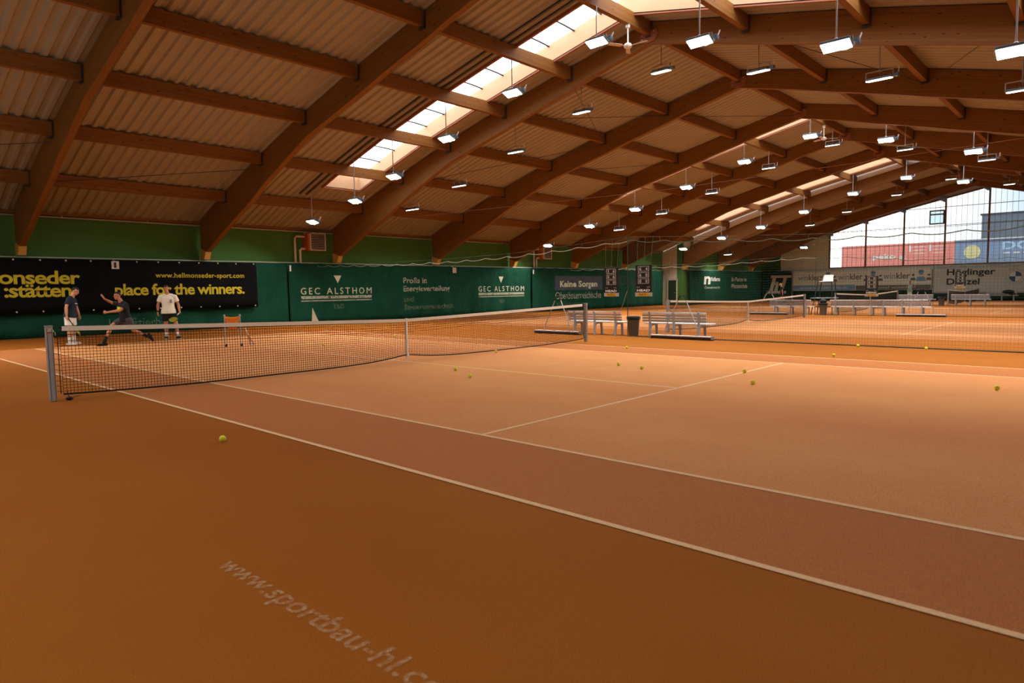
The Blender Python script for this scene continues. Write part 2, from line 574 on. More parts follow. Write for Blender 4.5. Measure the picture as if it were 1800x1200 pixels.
# --- roof sheet (one ceiling, corrugated along X, openings for the rooflights)
rb = MB()
def roof_part(xa, xb):
    xs = []
    x = xa
    P = 0.32
    while x < xb:
        for dx, up in ((0, 0), (0.10, 0), (0.15, 1), (0.27, 1)):
            if x + dx < xb:
                xs.append((x + dx, up))
        x += P
    xs.append((xb, 0))
    for s0, s1 in SKYL:
        for e in (s0, s1):
            if xa < e < xb:
                xs.append((e, 0))
    xs.sort()
    ds = [-18.6, -15.5, -SKY_D, -12.4, -9.3, -6.2, -3.1, 0, 3.1, 6.2, 9.3, 12.4, SKY_D, 15.5, 18.6]
    grid = []
    for x, up in xs:
        grid.append([rb.bm.verts.new((x, ridge(x) + d, interp(RP, abs(d)) + 0.06 * up)) for d in ds])
    for i in range(len(xs) - 1):
        xm = (xs[i][0] + xs[i + 1][0]) / 2
        hole = any(a < xm < b for a, b in SKYL)
        for j in range(len(ds) - 1):
            dm = (ds[j] + ds[j + 1]) / 2
            if hole and abs(dm) < SKY_D:
                continue
            rb.face([grid[i][j], grid[i][j + 1], grid[i + 1][j + 1], grid[i + 1][j]])
roof_part(X0 - 0.1, X_STEP - 0.13)
roof_part(X_STEP - 0.1, X1 + 0.2)
struct('ceiling', rb, M_ROOF, 'corrugated pale roof sheeting above the timber frame', normals=False)
# step between the two roofs
sb = MB()
for i in range(36):
    ya, yb = -18 + i, -17 + i
    za, zb = [interp(RP, abs(y)) for y in (ya, yb)], [interp(RP, abs(y - ridge(X_STEP))) for y in (ya, yb)]
    sb.poly([(X_STEP - .08, ya, za[0] + .06), (X_STEP - .08, yb, za[1] + .06), (X_STEP - .08, yb, zb[1]), (X_STEP - .08, ya, zb[0])])
struct('trim_1', sb, M_WHITE, 'pale strip closing the step between the two roofs')

# --- rooflights
for n_, (a, b) in enumerate(SKYL):
    w = bpy.data.objects.new('window_%d' % (n_ + 2), None)
    C.objects.link(w)
    w['kind'] = 'structure'
    w['label'] = 'long white rooflight between timber arches'
    ds = [-SKY_D, -12.4, -9.3, -6.2, -3.1, 0, 3.1, 6.2, 9.3, 12.4, SKY_D]
    H, T = 0.55, 0.05
    cu, pa, ri, fr = MB(), MB(), MB(), MB()
    rz = lambda d: interp(RP, abs(d))
    for d0, d1 in zip(ds, ds[1:]):
        for xx, sx in ((a, -T), (b, T)):
            q = [(xx, d0, rz(d0) - .05), (xx, d1, rz(d1) - .05), (xx, d1, rz(d1) + H), (xx, d0, rz(d0) + H)]
            cu.prism(q, (sx, 0, 0))
            fr.prism([(xx, d0, rz(d0) - .09), (xx, d1, rz(d1) - .09), (xx, d1, rz(d1) - .02), (xx, d0, rz(d0) - .02)], (sx * 1.6, 0, 0))
        pa.poly([(a - T, d0, rz(d0) + H), (b + T, d0, rz(d0) + H), (b + T, d1, rz(d1) + H), (a - T, d1, rz(d1) + H)])
    for d, s in ((ds[0], -1), (SKY_D, 1)):
        cu.prism([(a, d, rz(d) - .05), (b, d, rz(d) - .05), (b, d, rz(d) + H), (a, d, rz(d) + H)], (0, s * T, 0))
        fr.prism([(a - .08, d, rz(d) - .09), (b + .08, d, rz(d) - .09), (b + .08, d, rz(d) - .02), (a - .08, d, rz(d) - .02)], (0, s * T * 1.6, 0))
    d = ds[0] + .6
    while d < 14:
        ri.tube([(a + (b - a) * k / 6, d, rz(d) + H - .06 + .05 * math.sin(PI * k / 6)) for k in range(7)], 0.03, 6)
        d += 1.05
    cu.done('curb', W_PALE if False else mat('rooflight_curb_%d' % n_, (0.50, 0.33, 0.20, 1), 0.7, 0, 0.08, 5, stretch=(3, .4, 3)), w)
    pa.done('pane', emit_mat('rooflight_pane_%d' % n_, (0.95, 0.97, 1.0, 1), SKYLIGHT_STRENGTH), w)
    ri.done('rib', M_STEEL, w)
    fr.done('window_frame', M_REDF, w)

# --- timber arches (two curved rafters, crown plate, foot blocks)
UVN = 'UVMap'
def rafter(x, yr, sgn, parent):
    ds = [0, 1.0, 2, 3.1, 4.2, 5.2, 6.2, 7.2, 8.3, 9.3, 10.3, 11.4, 12.4, 13.4, 14.4, 15.5, 16.6, 17.5, 18.05]
    m = MB()
    uvl = m.bm.loops.layers.uv.new(UVN)
    S_ = 0
    prev = None
    cols = []
    for d in ds:
        zt, zb = interp(RP, d) - 0.02, interp(LOW, d)
        y = yr + sgn * d
        if prev:
            S_ += math.hypot(d - prev[0], zt - prev[1])
        prev = (d, zt)
        cols.append((S_ + x * 1.7 + sgn, zt, zb, [m.bm.verts.new(p) for p in ((x, y, zt), (x, y, zb), (x + AW, y, zb), (x + AW, y, zt))]))
    for A, B in zip(cols, cols[1:]):
        for i, j, v in ((0, 1, None), (1, 2, .0), (2, 3, None), (3, 0, .0)):
            f = m.face([A[3][i], A[3][j], B[3][j], B[3][i]])
            if v is None:
                va = (A[1] - A[2]); vb = (B[1] - B[2])
                uv = [(A[0], 0 if i == 0 else va), (A[0], va if i == 0 else 0), (B[0], vb if i == 0 else 0), (B[0], 0 if i == 0 else vb)]
            else:
                uv = [(A[0], 9), (A[0], 9 + AW), (B[0], 9 + AW), (B[0], 9)]
            for lp, q in zip(f.loops, uv):
                lp[uvl].uv = q
    m.face(list(reversed(cols[0][3])))
    m.face(cols[-1][3])
    return m.done('rafter', W_ARCH, parent, org=parent.location)

ARCHES = ARCH1 + ARCH2
for k, x in enumerate(ARCHES):
    yr = ridge(x + 0.1)
    place = ['nearest arch, at the upper left', 'second arch from the camera, left of the rooflight', 'third arch, right of the big rooflight', 'fourth arch from the camera',
             'fifth arch, before the second rooflight', 'sixth arch, behind the second rooflight', 'seventh arch, last of the near roof',
             'eighth arch, lit from the third rooflight', 'ninth arch, dark, behind the lit one', 'tenth arch, in front of the gable window'][k]
    t = thing('timber_arch', 'glulam timber roof arch, ' + place, 'roof arch', (x, yr, 0), 0, 'timber arches across the hall')
    for sg in (1, -1):
        rafter(x, yr, sg, t)
        b_ = MB()
        b_.prism([(x - .02, yr + sg * 17.55, 3.30), (x - .02, yr + sg * 18.1, 3.46), (x - .02, yr + sg * 18.1, 2.98), (x - .02, yr + sg * 17.72, 2.98)], (AW + .04, 0, 0))
        b_.done('foot_block', M_BLOCK, t, org=t.location)
    c_ = MB()
    hexp = [(-.34, 9.16), (-.1, 9.07), (.22, 9.10), (.34, 9.28), (.30, 9.44), (-.05, 9.45), (-.32, 9.38)]
    c_.prism([(x - .05, yr - a, z) for a, z in hexp], (.045, 0, 0))
    cp = bevel(c_.done('crown_plate', M_REDF, t, org=t.location), 0.02)
    for a, z in ((-.22, 9.2), (-.22, 9.32), (.2, 9.26), (.2, 9.38)):
        bo = MB()
        bo.lathe((0, 0, 0), [(.022, 0), (.022, .02)], 8)
        ob = bo.done('bolt', M_GALV, cp, org=(0, 0, 0))
        ob.location = V((x - .05, yr - a, z)) - V(t.location)
        ob.rotation_euler = (0, -PI / 2, 0)

# --- purlins, one timber per bay and row, each with its steel hanger
def uv_box(m, axis):
    uvl = m.bm.loops.layers.uv.verify()
    m.bm.normal_update()
    for f in m.bm.faces:
        n = f.normal
        for lp in f.loops:
            c = lp.vert.co
            o = [i for i in range(3) if i != axis]
            v = c[o[1]] if abs(n[o[0]]) > abs(n[o[1]]) else c[o[0]] + 3
            lp[uvl].uv = (c[axis], v)
PH, PW = 0.40, 0.16
def purlin_mesh(L):
    m = MB()
    m.box((L / 2, 0, -PH / 2), (L, PW, PH))
    uv_box(m, 0)
    me = bpy.data.meshes.new('purlin')
    m.bm.to_mesh(me); m.bm.free()
    me.materials.append(W_PURL)
    h = MB()
    h.box((L - .03, 0, -PH / 2 - .03), (.035, PW + .07, PH + .05))
    h.box((L - .06, 0, -PH - .05), (.09, PW + .03, .02))
    hm = bpy.data.meshes.new('hanger')
    h.bm.to_mesh(hm); h.bm.free()
    hm.materials.append(M_STEEL)
    return me, hm
pm_cache = {}
ends = [-9.5] + [a for a in ARCH1] + [42.4, 48.6, 54.6, 60.7]
starts = [-9.5] + [a + AW for a in ARCHES]
BAYN = ['left of the nearest arch'] + ['between the %s and %s arches' % (ORD[i], ORD[i + 1]) for i in range(len(ARCHES) - 1)] + ['between the tenth arch and the gable']
stru = MB()
stru.box((0, -.07, -.45), (.07, .07, .95)); stru.box((0, .07, -.45), (.07, .07, .95))
stm = bpy.data.meshes.new('strut'); stru.bm.to_mesh(stm); stru.bm.free(); uvm = stm.uv_layers.new(name=UVN); stm.materials.append(W_PURL)
for bay in range(len(starts)):
    xa, xb = starts[bay], (ARCHES + [60.7])[bay] if bay else ARCHES[0]
    L = round(xb - xa, 3)
    if L not in pm_cache:
        pm_cache[L] = purlin_mesh(L)
    me, hm = pm_cache[L]
    for row in range(-5, 6):
        d = row * 3.1
        yr = ridge((xa + xb) / 2)
        if bay == 7:
            yr = 0.0
        y, z = yr + d, interp(RP, abs(d)) - 0.02
        if not in_view([(xa, y, z), (xb, y, z), ((xa + xb) / 2, y, z)], 150):
            continue
        side = 'left' if d > 0 else 'right'
        rn = 'ridge purlin' if row == 0 else '%s purlin from the ridge on the %s slope' % (ORD[abs(row) - 1], side)
        o = link('purlin', me)
        o.location = (xa, y, z)
        tag(o, ('timber %s, %s' % (rn, BAYN[bay])).replace('purlin from the ridge on the', 'purlin down the'), 'purlin', 'purlins between the arches')
        if bay < 10:
            h = link('hanger', hm, o)
        if bay == 7 and d > 0:
            s_ = link('strut', stm, o)
            s_.location = (L - .12, 0, 0)

# --- walls
wb = MB()
wb.poly([(X0, YL, 0), (X_STEP, YL, 0), (X_STEP, YL, 4.62), (X0, YL, 4.62)])
struct('wall_left', wb, M_GREENW, 'green painted wall above the curtains')
wb = MB()
wb.poly([(X_STEP - .1, YL2, 0), (X1, YL2, 0), (X1, YL2, 4.95), (X_STEP - .1, YL2, 4.95)])
struct('wall_left_rear', wb, M_GREENW, 'green wall of the far hall')
wb = MB()
wb.poly([(X0, YR, 0), (X1, YR, 0), (X1, YR, 5.2), (X0, YR, 5.2)])
struct('wall_right', wb, M_GREENW)
wb = MB()
wb.poly([(X0, y, z) for y, z in [(YR - .2, 0), (YL + .2, 0), (YL + .2, 4.6), (15.5, 5.62), (9.3, 7.6), (3.1, 9.1), (0, 9.8), (-3.1, 9.1), (-9.3, 7.6), (-15.5, 5.62), (YR - .2, 4.6)]])
struct('wall_near', wb, M_BEIGE)
# return wall where the far hall steps in: green pier, beige panel, dark door
wb = MB()
rz1 = lambda y: interp(RP, abs(y))
wb.mi = 0
wb.poly([(X_STEP - .1, YL2, 0), (X_STEP - .1, 16.92, 0), (X_STEP - .1, 16.92, rz1(16.92)), (X_STEP - .1, YL2, rz1(YL2))])
wb.mi = 1
wb.poly([(X_STEP - .1, 16.92, 0), (X_STEP - .1, YL, 0), (X_STEP - .1, YL, rz1(YL)), (X_STEP - .1, 16.92, rz1(16.92))])
wb.mi = 1
for yy in (17.25, 17.6, 17.95):
    wb.box((X_STEP - .11, yy, 3.6), (.02, .02, 1.6))
struct('wall_return', wb, [M_GREENW, M_CREAM], 'short return wall with a cream panel beside the green pier')
dr = bpy.data.objects.new('door_1', None)
C.objects.link(dr); dr['kind'] = 'structure'; dr['label'] = 'dark green door in the return wall'
db = MB(); db.box((X_STEP - .14, 17.32, 1.05), (.05, .78, 2.1)); bevel(db.done('door_leaf', M_DGREEN, dr), .01)
db = MB()
db.box((X_STEP - .15, 17.76, 1.1), (.09, .09, 2.2)); db.box((X_STEP - .15, 17.3, 2.16), (.09, .95, .09)); db.box((X_STEP - .15, 16.9, 1.1), (.09, .06, 2.2))
db.done('door_frame', M_CREAM, dr)
db = MB(); db.tube([(X_STEP - .18, 17.02, 1.05), (X_STEP - .22, 17.02, 1.05), (X_STEP - .22, 17.14, 1.05)], .012); db.done('door_handle', M_GALV, dr)
# far gable wall with its glazing
rz2 = lambda y: interp(RP, abs(y - ridge(60.7)))
wb = MB()
wb.mi = 0
wb.poly([(X1, 15.17, 0), (X1, YL2 + .3, 0), (X1, YL2 + .3, rz2(YL2 + .3)), (X1, 15.17, rz2(15.17))])
wb.mi = 1
wb.poly([(X1, 10.45, 0), (X1, 15.17, 0), (X1, 15.17, rz2(15.17)), (X1, 12.8, rz2(12.8)), (X1, 10.45, rz2(10.45))])
wb.poly([(X1, -20.6, 0), (X1, 10.45, 0), (X1, 10.45, 3.2), (X1, -20.6, 3.2)])
wb.poly([(X1, -20.6, 3.2), (X1, -15.1, 3.2), (X1, -15.1, rz2(-15.1)), (X1, -20.6, rz2(-20.6))])
struct('wall_far', wb, [M_GREENW, M_BEIGE], 'beige gable wall at the far end of the hall')
gw = bpy.data.objects.new('window_1', None)
C.objects.link(gw); gw['kind'] = 'structure'; gw['label'] = 'tall glazed gable window with timber mullions'
M_MULL = mat('timber_mullion', (0.22, 0.085, 0.035, 1), 0.6)
fr = MB()
XG = X1 - .06
for y in (10.4, 7.18, 4.0, 0.8, -2.36, -5.55, -8.75, -11.9, -15.05):
    z1 = rz2(y)
    fr.box((XG, y, (3.15 + z1) / 2), (.16, .13, z1 - 3.15))
fr.box((XG, -2.3, 3.17), (.14, 25.5, .1))
for zz, ya in ((5.02, 10.4), (6.6, 10.1), (8.2, 4.35)):
    fr.box((XG - .01, (ya - 2 * 2.36 - ya) / 2, zz), (.05, 2 * ya + 4.72 if False else (ya + 2.36) * 2, .05))
ys_ = [10.4, 7.18, 4.0, .8, -2.36, -5.5, -8.7, -11.9, -15.05]
for a, b in zip(ys_, ys_[1:]):
    fr.bar((XG, a, rz2(a) - .06), (XG, b, rz2(b) - .06), .14, .14)
fr.done('window_frame', M_MULL, gw)
br = MB()
for y in (10.4, 7.18, 4.0, 0.8, -2.36):
    br.prism([(XG - .35, y - .08, rz2(y) - .02), (XG - .05, y - .08, rz2(y) - .02), (XG - .05, y - .08, rz2(y) - .3)], (0, .16, 0))
br.done('bracket', M_CREAM, gw)
pa, se = MB(), MB()
for a, b in zip(ys_, ys_[1:]):
    pa.poly([(X1 - .02, a, 3.2), (X1 - .02, b, 3.2), (X1 - .02, b, rz2(b)), (X1 - .02, a, rz2(a))])
    for k in range(1, 8):
        y = a + (b - a) * k / 8
        z = rz2(a) + (rz2(b) - rz2(a)) * k / 8
        se.box((X1 - .03, y, (3.2 + z) / 2), (.03, .022, z - 3.2))
pa.done('pane', pane_mat('gable_pane', (0.93, 0.95, 0.96, 1)), gw)
se.done('glazing_seam', mat('glazing_seam', (0.30, 0.33, 0.36, 1), 0.5), gw)
vf = MB()
for y in (1.98, .92): vf.box((XG - .05, y, 7.35), (.1, .1, 1.2))
for z in (6.78, 7.92, 7.6): vf.box((XG - .05, 1.45, z), (.1, 1.1, .12))
vo_ = vf.done('vent_sash', mat('vent_sash_grey', (0.16, 0.22, 0.22, 1), 0.5), gw)
vf = MB(); vf.poly([(XG - .06, 1.98, 6.8), (XG - .06, .92, 6.8), (XG - .06, .92, 7.9), (XG - .06, 1.98, 7.9)])
vf.done('vent_pane', pane_mat('vent_pane', (0.55, 0.70, 0.75, 1)), gw)

# --- what stands outside behind the gable window
eg = MB(); eg.poly([(X1 + .4, -60, -.1), (160, -60, -.1), (160, 80, -.1), (X1 + .4, 80, -.1)])
g_ = struct('ground_outside', eg, mat('asphalt', (0.20, 0.20, 0.20, 1), 0.9))
t = thing('billboard', 'red advertising hoarding outside the gable window', 'billboard', (75, 8, 0))
b_ = MB(); b_.box((75.1, 7.95, 4.7), (.12, 11.15, 2.5)); b_.done('board', mat('red_hoarding', (0.80, 0.27, 0.22, 1), 0.6), t, org=t.location)
b_ = MB()
for y in (12.6, 8, 3.4): b_.box((75.3, y, 2.9), (.2, .2, 5.8))
b_.done('post', M_STEEL, t, org=t.location)
text('lettering', 'peko', M_WHITE, t, (75.02, 10.2, 4.15), (0, -1, 0), (0, 0, 1), 2.3, .75, .03, org=t.location)
text('lettering', '.at', M_WHITE, t, (75.02, 7.7, 4.25), (0, -1, 0), (0, 0, 1), .8, .45, .02, org=t.location)
pn = MB()
for y in (6.5, 4.6):
    pn.box((75.03, y, 5.35), (.02, .16, .7))
    for k in range(3): pn.box((75.03, y - .85, 5.5 - .35 * k), (.02, 1.2, .06))
pn.done('print', M_WHITE, t, org=t.location)
t = thing('billboard', 'blue advertising hoarding with a yellow sun outside the gable window', 'billboard', (75, -4, 0))
b_ = MB(); b_.box((75.1, -4.85, 4.7), (.12, 14.4, 2.5)); b_.done('board', mat('blue_hoarding', (0.22, 0.31, 0.47, 1), 0.6), t, org=t.location)
b_ = MB()
for y in (1.5, -4, -10): b_.box((75.3, y, 2.9), (.2, .2, 5.8))
b_.done('post', M_STEEL, t, org=t.location)
b_ = MB(); b_.poly([(75.02, .82 + .72 * math.cos(2 * PI * k / 28), 4.72 + .72 * math.sin(2 * PI * k / 28)) for k in range(28)])
b_.done('sun_print', mat('sun_yellow', (0.70, 0.66, 0.34, 1), 0.6), t, org=t.location)
text('lettering', 'DOMINO', mat('light_blue_letter', (0.42, 0.66, 0.85, 1), 0.6), t, (75.02, -1.72, 4.85), (0, -1, 0), (0, 0, 1), 6.6, .8, .03, org=t.location)
text('lettering', 'HOME OF SPORT', M_WHITE, t, (75.01, -1.7, 4.42), (0, -1, 0), (0, 0, 1), 5.6, .22, .02, org=t.location) if False else None
b_ = MB()
for k in range(7): b_.box((75.02, -2.1 - .8 * k, 4.5), (.02, .5, .14))
b_.box((75.02, -4.85, 5.98), (.3, 14.6, .1))
b_.done('print', M_WHITE, t, org=t.location)
t = thing('building', 'dark grey flat roofed building behind the blue hoarding', 'building', (84, -10, 0))
b_ = MB(); b_.box((90, -10.2, 4.55), (12, 23.0, 9.3)); b_.done('wall', mat('slate_facade', (0.14, 0.175, 0.22, 1), 0.7), t, org=t.location)
b_ = MB(); b_.box((90, -10.2, 9.25), (12.3, 23.3, .16)); b_.done('roof_edge', M_STEEL, t, org=t.location)

# ------------------------------------------------------------------ pendant floodlights
def make_lamp(tilt, bracket):
    """lens centre at the origin; long side along Y; tilt about Y"""
    t = thing('pendant_floodlight', '', 'hall light')
    R3 = Matrix.Rotation(tilt, 3, 'Y')
    h = MB()
    h.box(R3 @ V((0, 0, .055)), (.30, .62, .06), R3)
    for k in range(9):
        h.box(R3 @ V((0, -.26 + .065 * k, .10)), (.26, .012, .05), R3)
    ho = bevel(h.done('housing', M_HOUS, t), .008)
    l = MB()
    l.box(R3 @ V((0, 0, .012)), (.28, .59, .026), R3)
    lo = bevel(l.done('lens', M_LENS, t), .02, 3)
    ld = bpy.data.lights.new('lamp_light', 'AREA')
    ld.shape = 'RECTANGLE'; ld.size = .25; ld.size_y = .56
    ld.energy = LAMP_WATTS; ld.color = (1.0, .96, .88); ld.spread = math.radians(142)
    la = bpy.data.objects.new('lamp_light', ld)
    C.objects.link(la); la.parent = t
    la.location = R3 @ V((0, 0, -.012))
    la.rotation_euler = (0, tilt, 0)
    d = MB()
    d.box(R3 @ V((.05, -.40, .07)), (.14, .11, .10), R3)
    do = bevel(d.done('driver_box', M_DRIVER, t), .01)
    c = MB()
    c.tube([R3 @ V((.05, -.44, .10)), R3 @ V((.05, -.46, .26))], .016, 8)
    c.done('cable_gland', M_WHITE, do)
    b = MB()
    hh = .24 if bracket else .16
    for s in (-1, 1):
        b.bar(R3 @ V((0, s * .325, .05)), V((0, s * .325, hh)) + R3 @ V((0, 0, 0)), .02, .02)
    b.bar((0, -.33, hh), (0, .33, hh), .02, .02)
    b.bar((0, 0, hh), R3 @ V((.1, 0, .1)), .014, .014)
    b.done('bracket', M_GALV, t)
    w = MB()
    w.tube([R3 @ V((.05, -.38, .02)), R3 @ V((.06, -.30, -.06)), R3 @ V((.06, -.18, -.09)), R3 @ V((.06, -.06, -.05)), R3 @ V((.06, -.02, .02))], .006, 6)
    if not bracket:
        w.done('cable', M_ALU, t)
    r = MB()
    r.tube([(0, 0, 0), (0, 0, 1)], .017, 8)
    ro = r.done('rod', M_GALV, t)
    ro.location = (0, 0, hh)
    cc = MB()
    cc.lathe((0, 0, 0), [(.045, -.02), (.045, .01), (.02, .03)], 10)
    cc.done('rod_clamp', M_GALV, t).location = (0, 0, hh)
    return t, hh
lampA, hA = make_lamp(math.radians(24), False)
lampB, hB = make_lamp(math.radians(-11), True)
def cam_hit_x(px, py, X):
    d = f_ + r_ * ((px - 900) / FPX) - u_ * ((py - 600) / FPX)
    k = (X - CX) / d.x
    return V((CX, CY, CZ)) + d * k
ROWS = [
    ('A', 6.85, 'the row beside the nearest rooflight', [(15.0, 4.55), (11.75, 5.12), (9.2, 5.77), (6.2, 6.68), (3.1, 7.58), (-.1, 8.3), (-3.2, 7.53), (-6.4, 6.63), (-9.55, 5.75), (-12.6, 4.9), (-15.5, 4.2)]),
    ('B', 11.05, 'the row past the third arch', [(13.3, 5.25), (10.1, 5.96), (6.8, 6.9), (3.55, 7.83), (.3, 8.53), (-2.95, 7.8), (-6.2, 6.87), (-9.25, 5.96), (-12.4, 5.1)]),
    ('C', 24.2, 'the row beside the second rooflight', [(16.08, 4.26), (12.78, 5.23), (9.59, 5.93), (6.4, 6.81), (3.2, 7.72), (0.02, 8.46), (-3.19, 7.77), (-6.41, 6.8), (-9.6, 5.9)]),
    ('D', 26.9, 'the row past the second rooflight', [(12.45, 5.15), (9.43, 5.89), (6.25, 6.75), (3.04, 7.71), (-.14, 8.41), (-3.35, 7.71), (-6.52, 6.8), (-9.6, 5.9)]),
    ('E', 41.0, 'the row beside the third rooflight', [(15.59, 4.59), (12.31, 5.26), (9.21, 5.87), (6.08, 6.73), (2.85, 7.68), (-.35, 8.36), (-3.48, 7.73)]),
    ('F', 46.5, 'the row in the far hall', [(14.3, 4.25), (7.5, 6.24), (4.8, 7.04), (1.45, 7.96), (-1.9, 8.7), (-5.2, 7.96)]),
    ('H', -6.6, 'the added unseen row at left', [(12.4, 5.1), (9.3, 5.9)]),  # out-of-view lamps added to brighten the far left of the court
    ('G', 56.5, 'the row before the gable window', [(11.4, 5.05)]),
]
for rk, X, rowname, spots in ROWS:
    src, hh = (lampA, hA) if rk in 'ACEG' else (lampB, hB)
    for i, (y, z) in enumerate(spots):
        lab = 'LED floodlight on a rod, %s from the left in %s' % (ORD[i], rowname)
        o = src if not src['label'] else dup(src, (0, 0, 0))
        o['label'] = lab
        o['group'] = 'pendant floodlights under the roof'
        o.location = (X, y, z)
        dz = abs(y - ridge(X)) % 3.1
        near_p = min(dz, 3.1 - dz) < 0.22
        top = roof(X, y) - (.42 if near_p else .0)
        for ch in o.children:
            if ch.name.startswith('rod') and not ch.name.startswith('rod_clamp'):
                ch.scale = (1, 1, max(.2, top - z - hh + .01))

# ------------------------------------------------------------------ ceiling fans, cable, cable tray
def make_fan():
    t = thing('ceiling_fan', '', 'ceiling fan')
    b = MB(); b.lathe((0, 0, 0), [(.03, -.09), (.11, -.06), (.13, 0), (.09, .05), (.03, .08)], 16); mo = b.done('motor', M_WHITE, t, True)
    b = MB(); b.tube([(0, 0, .05), (0, 0, .62)], .022, 10); b.done('rod', M_WHITE, t)
    b = MB(); b.lathe((0, 0, .5), [(.05, 0), (.065, .02), (.065, .12), (.04, .15)], 12); b.done('canopy', M_WHITE, t)
    for k in range(3):
        a = k * 2 * PI / 3 + .55
        R3 = Matrix.Rotation(a, 3, 'Z') @ Matrix.Rotation(.22, 3, 'X')
        b = MB()
        b.box(R3 @ V((.17, 0, -.02)), (.14, .03, .01), R3)
        b.box(R3 @ V((.42, 0, -.02)), (.42, .13, .012), R3)
        bevel(b.done('blade', M_CREAM, t), .004)
    return t
fan = make_fan()
fan.location = (8.6, 0, 8.70)
fan['label'] = 'white three-blade ceiling fan hanging beside the nearest rooflight'
fan['group'] = 'ceiling fans under the ridge'
dup(fan, (26.06, 0, 8.66), .5, 'white ceiling fan hanging beside the second rooflight, further back')
b = MB(); b.tube([(10.02, 11.9, 4.75), (10.02, 6, 4.66), (10.02, 0, 4.55), (10.02, -6, 4.62), (10.02, -11.9, 4.75)], .006, 6)
tag(b.done('tie_cable', M_REDF), 'thin steel cable stretched across the hall under the third arch', 'cable')
b = MB()
for x in (6.30, 6.62):
    pts = [(x, d, interp(RP, abs(d)) - .05) for d in (15.0, 12.4, 9.3, 6.2, 3.1, .4)]
    for p, q in zip(pts, pts[1:]): b.bar(p, q, .07, .05)
tag(b.done('cable_tray', M_STEEL), 'dark twin cable tray running up the roof left of the rooflight', 'cable tray')
# wind bracing rods under the roof
cab = [((-3.0, 15.3, 5.25), (3.28, 12.6, 6.1)), ((-9.3, 15.3, 5.25), (-3.22, 12.6, 6.1)), ((10.0, 6.3, 7.9), (16.28, 3.2, 8.6)), ((10.0, 12.3, 6.2), (16.28, 6.3, 7.9)), ((16.5, 9.3, 7.1), (22.78, 6.2, 7.9)),
       ((10.0, 3.2, 8.6), (16.28, 6.2, 7.9)), ((16.5, 3.2, 8.6), (22.78, .2, 9.2)), ((10.0, -3.2, 8.6), (16.28, -6.2, 7.9)), ((10.0, -9.0, 7.2), (16.28, -6.3, 7.9))]
for i, (p, q) in enumerate(cab):
    b = MB(); b.tube([p, q], .012, 6)
    wh = ['left slope before the second arch', 'left slope before the nearest arch', 'middle of the left slope past the third arch', 'lower left slope past the third arch', 'left slope past the fourth arch',
          'crossing under the left slope past the third arch', 'ridge past the fourth arch', 'right slope past the third arch', 'lower right slope past the third arch'][i]
    tag(b.done('bracing_rod', M_STEEL), 'thin dark bracing rod, ' + wh, 'bracing rod', 'wind bracing under the roof')

b = MB(); b.box(((X0 + 42.3) / 2, 18.24, 4.56), (42.3 - X0, .12, .12))
struct('trim_2', b, W_PURL, 'dark timber plate along the eaves')
# ------------------------------------------------------------------ eaves pipe and heaters on the green wall
b = MB(); b.tube([(X0, 18.2, 4.44), (42.2, 18.2, 4.44)], .03, 8)
for x in range(-11, 42, 3): b.box((x + .3, 18.25, 4.46), (.04, .1, .1))
tag(b.done('eaves_pipe', M_GALV), 'long grey pipe running along the green wall under the eaves', 'pipe')
def heater(x, label):
    t = thing('wall_heater', label, 'heater', (x, 18.0, 3.95), 0, 'fan heaters on the green wall')
    o = t.location
    b = MB(); b.box((x, 18.02, 3.95), (.95, .5, .82)); b.done('casing', M_HEAT, t, org=o)
    b = MB()
    for s in (-1, 1): b.box((x + .05 + s * .40, 17.75, 3.95), (.04, .05, .84)); b.box((x + .05, 17.75, 3.95 + s * .40), (.84, .05, .04))
    for k in range(9): b.box((x + .05, 17.735, 3.62 + .082 * k), (.78, .026, .008), Matrix.Rotation(.5, 3, 'X'))
    b.done('grille', M_CREAM, t, org=o)
    b = MB(); b.box((x + .05, 17.757, 3.95), (.78, .02, .78)); b.done('fan_opening', M_STEEL, t, org=o)
    b = MB()
    for k in range(3): b.box((x - .4 + .4 * k, 18.1, 4.38), (.16, .1, .12))
    b.done('mounting_box', M_CREAM, t, org=o)
    for dx, z in ((-.98, 4.2), (-.72, 3.62)):
        b = MB(); b.tube([(x - .45, 18.1, z), (x + dx + .08, 18.1, z), (x + dx, 18.1, z - .08), (x + dx, 18.1, 2.6)], .05, 8)
        b.done('pipe', M_CREAM, t, org=o)
heater(8.72, 'orange sided fan heater with grille between the second and third arch feet')
heater(26.2, 'fan heater with grille on the green wall further right, behind the net rope')

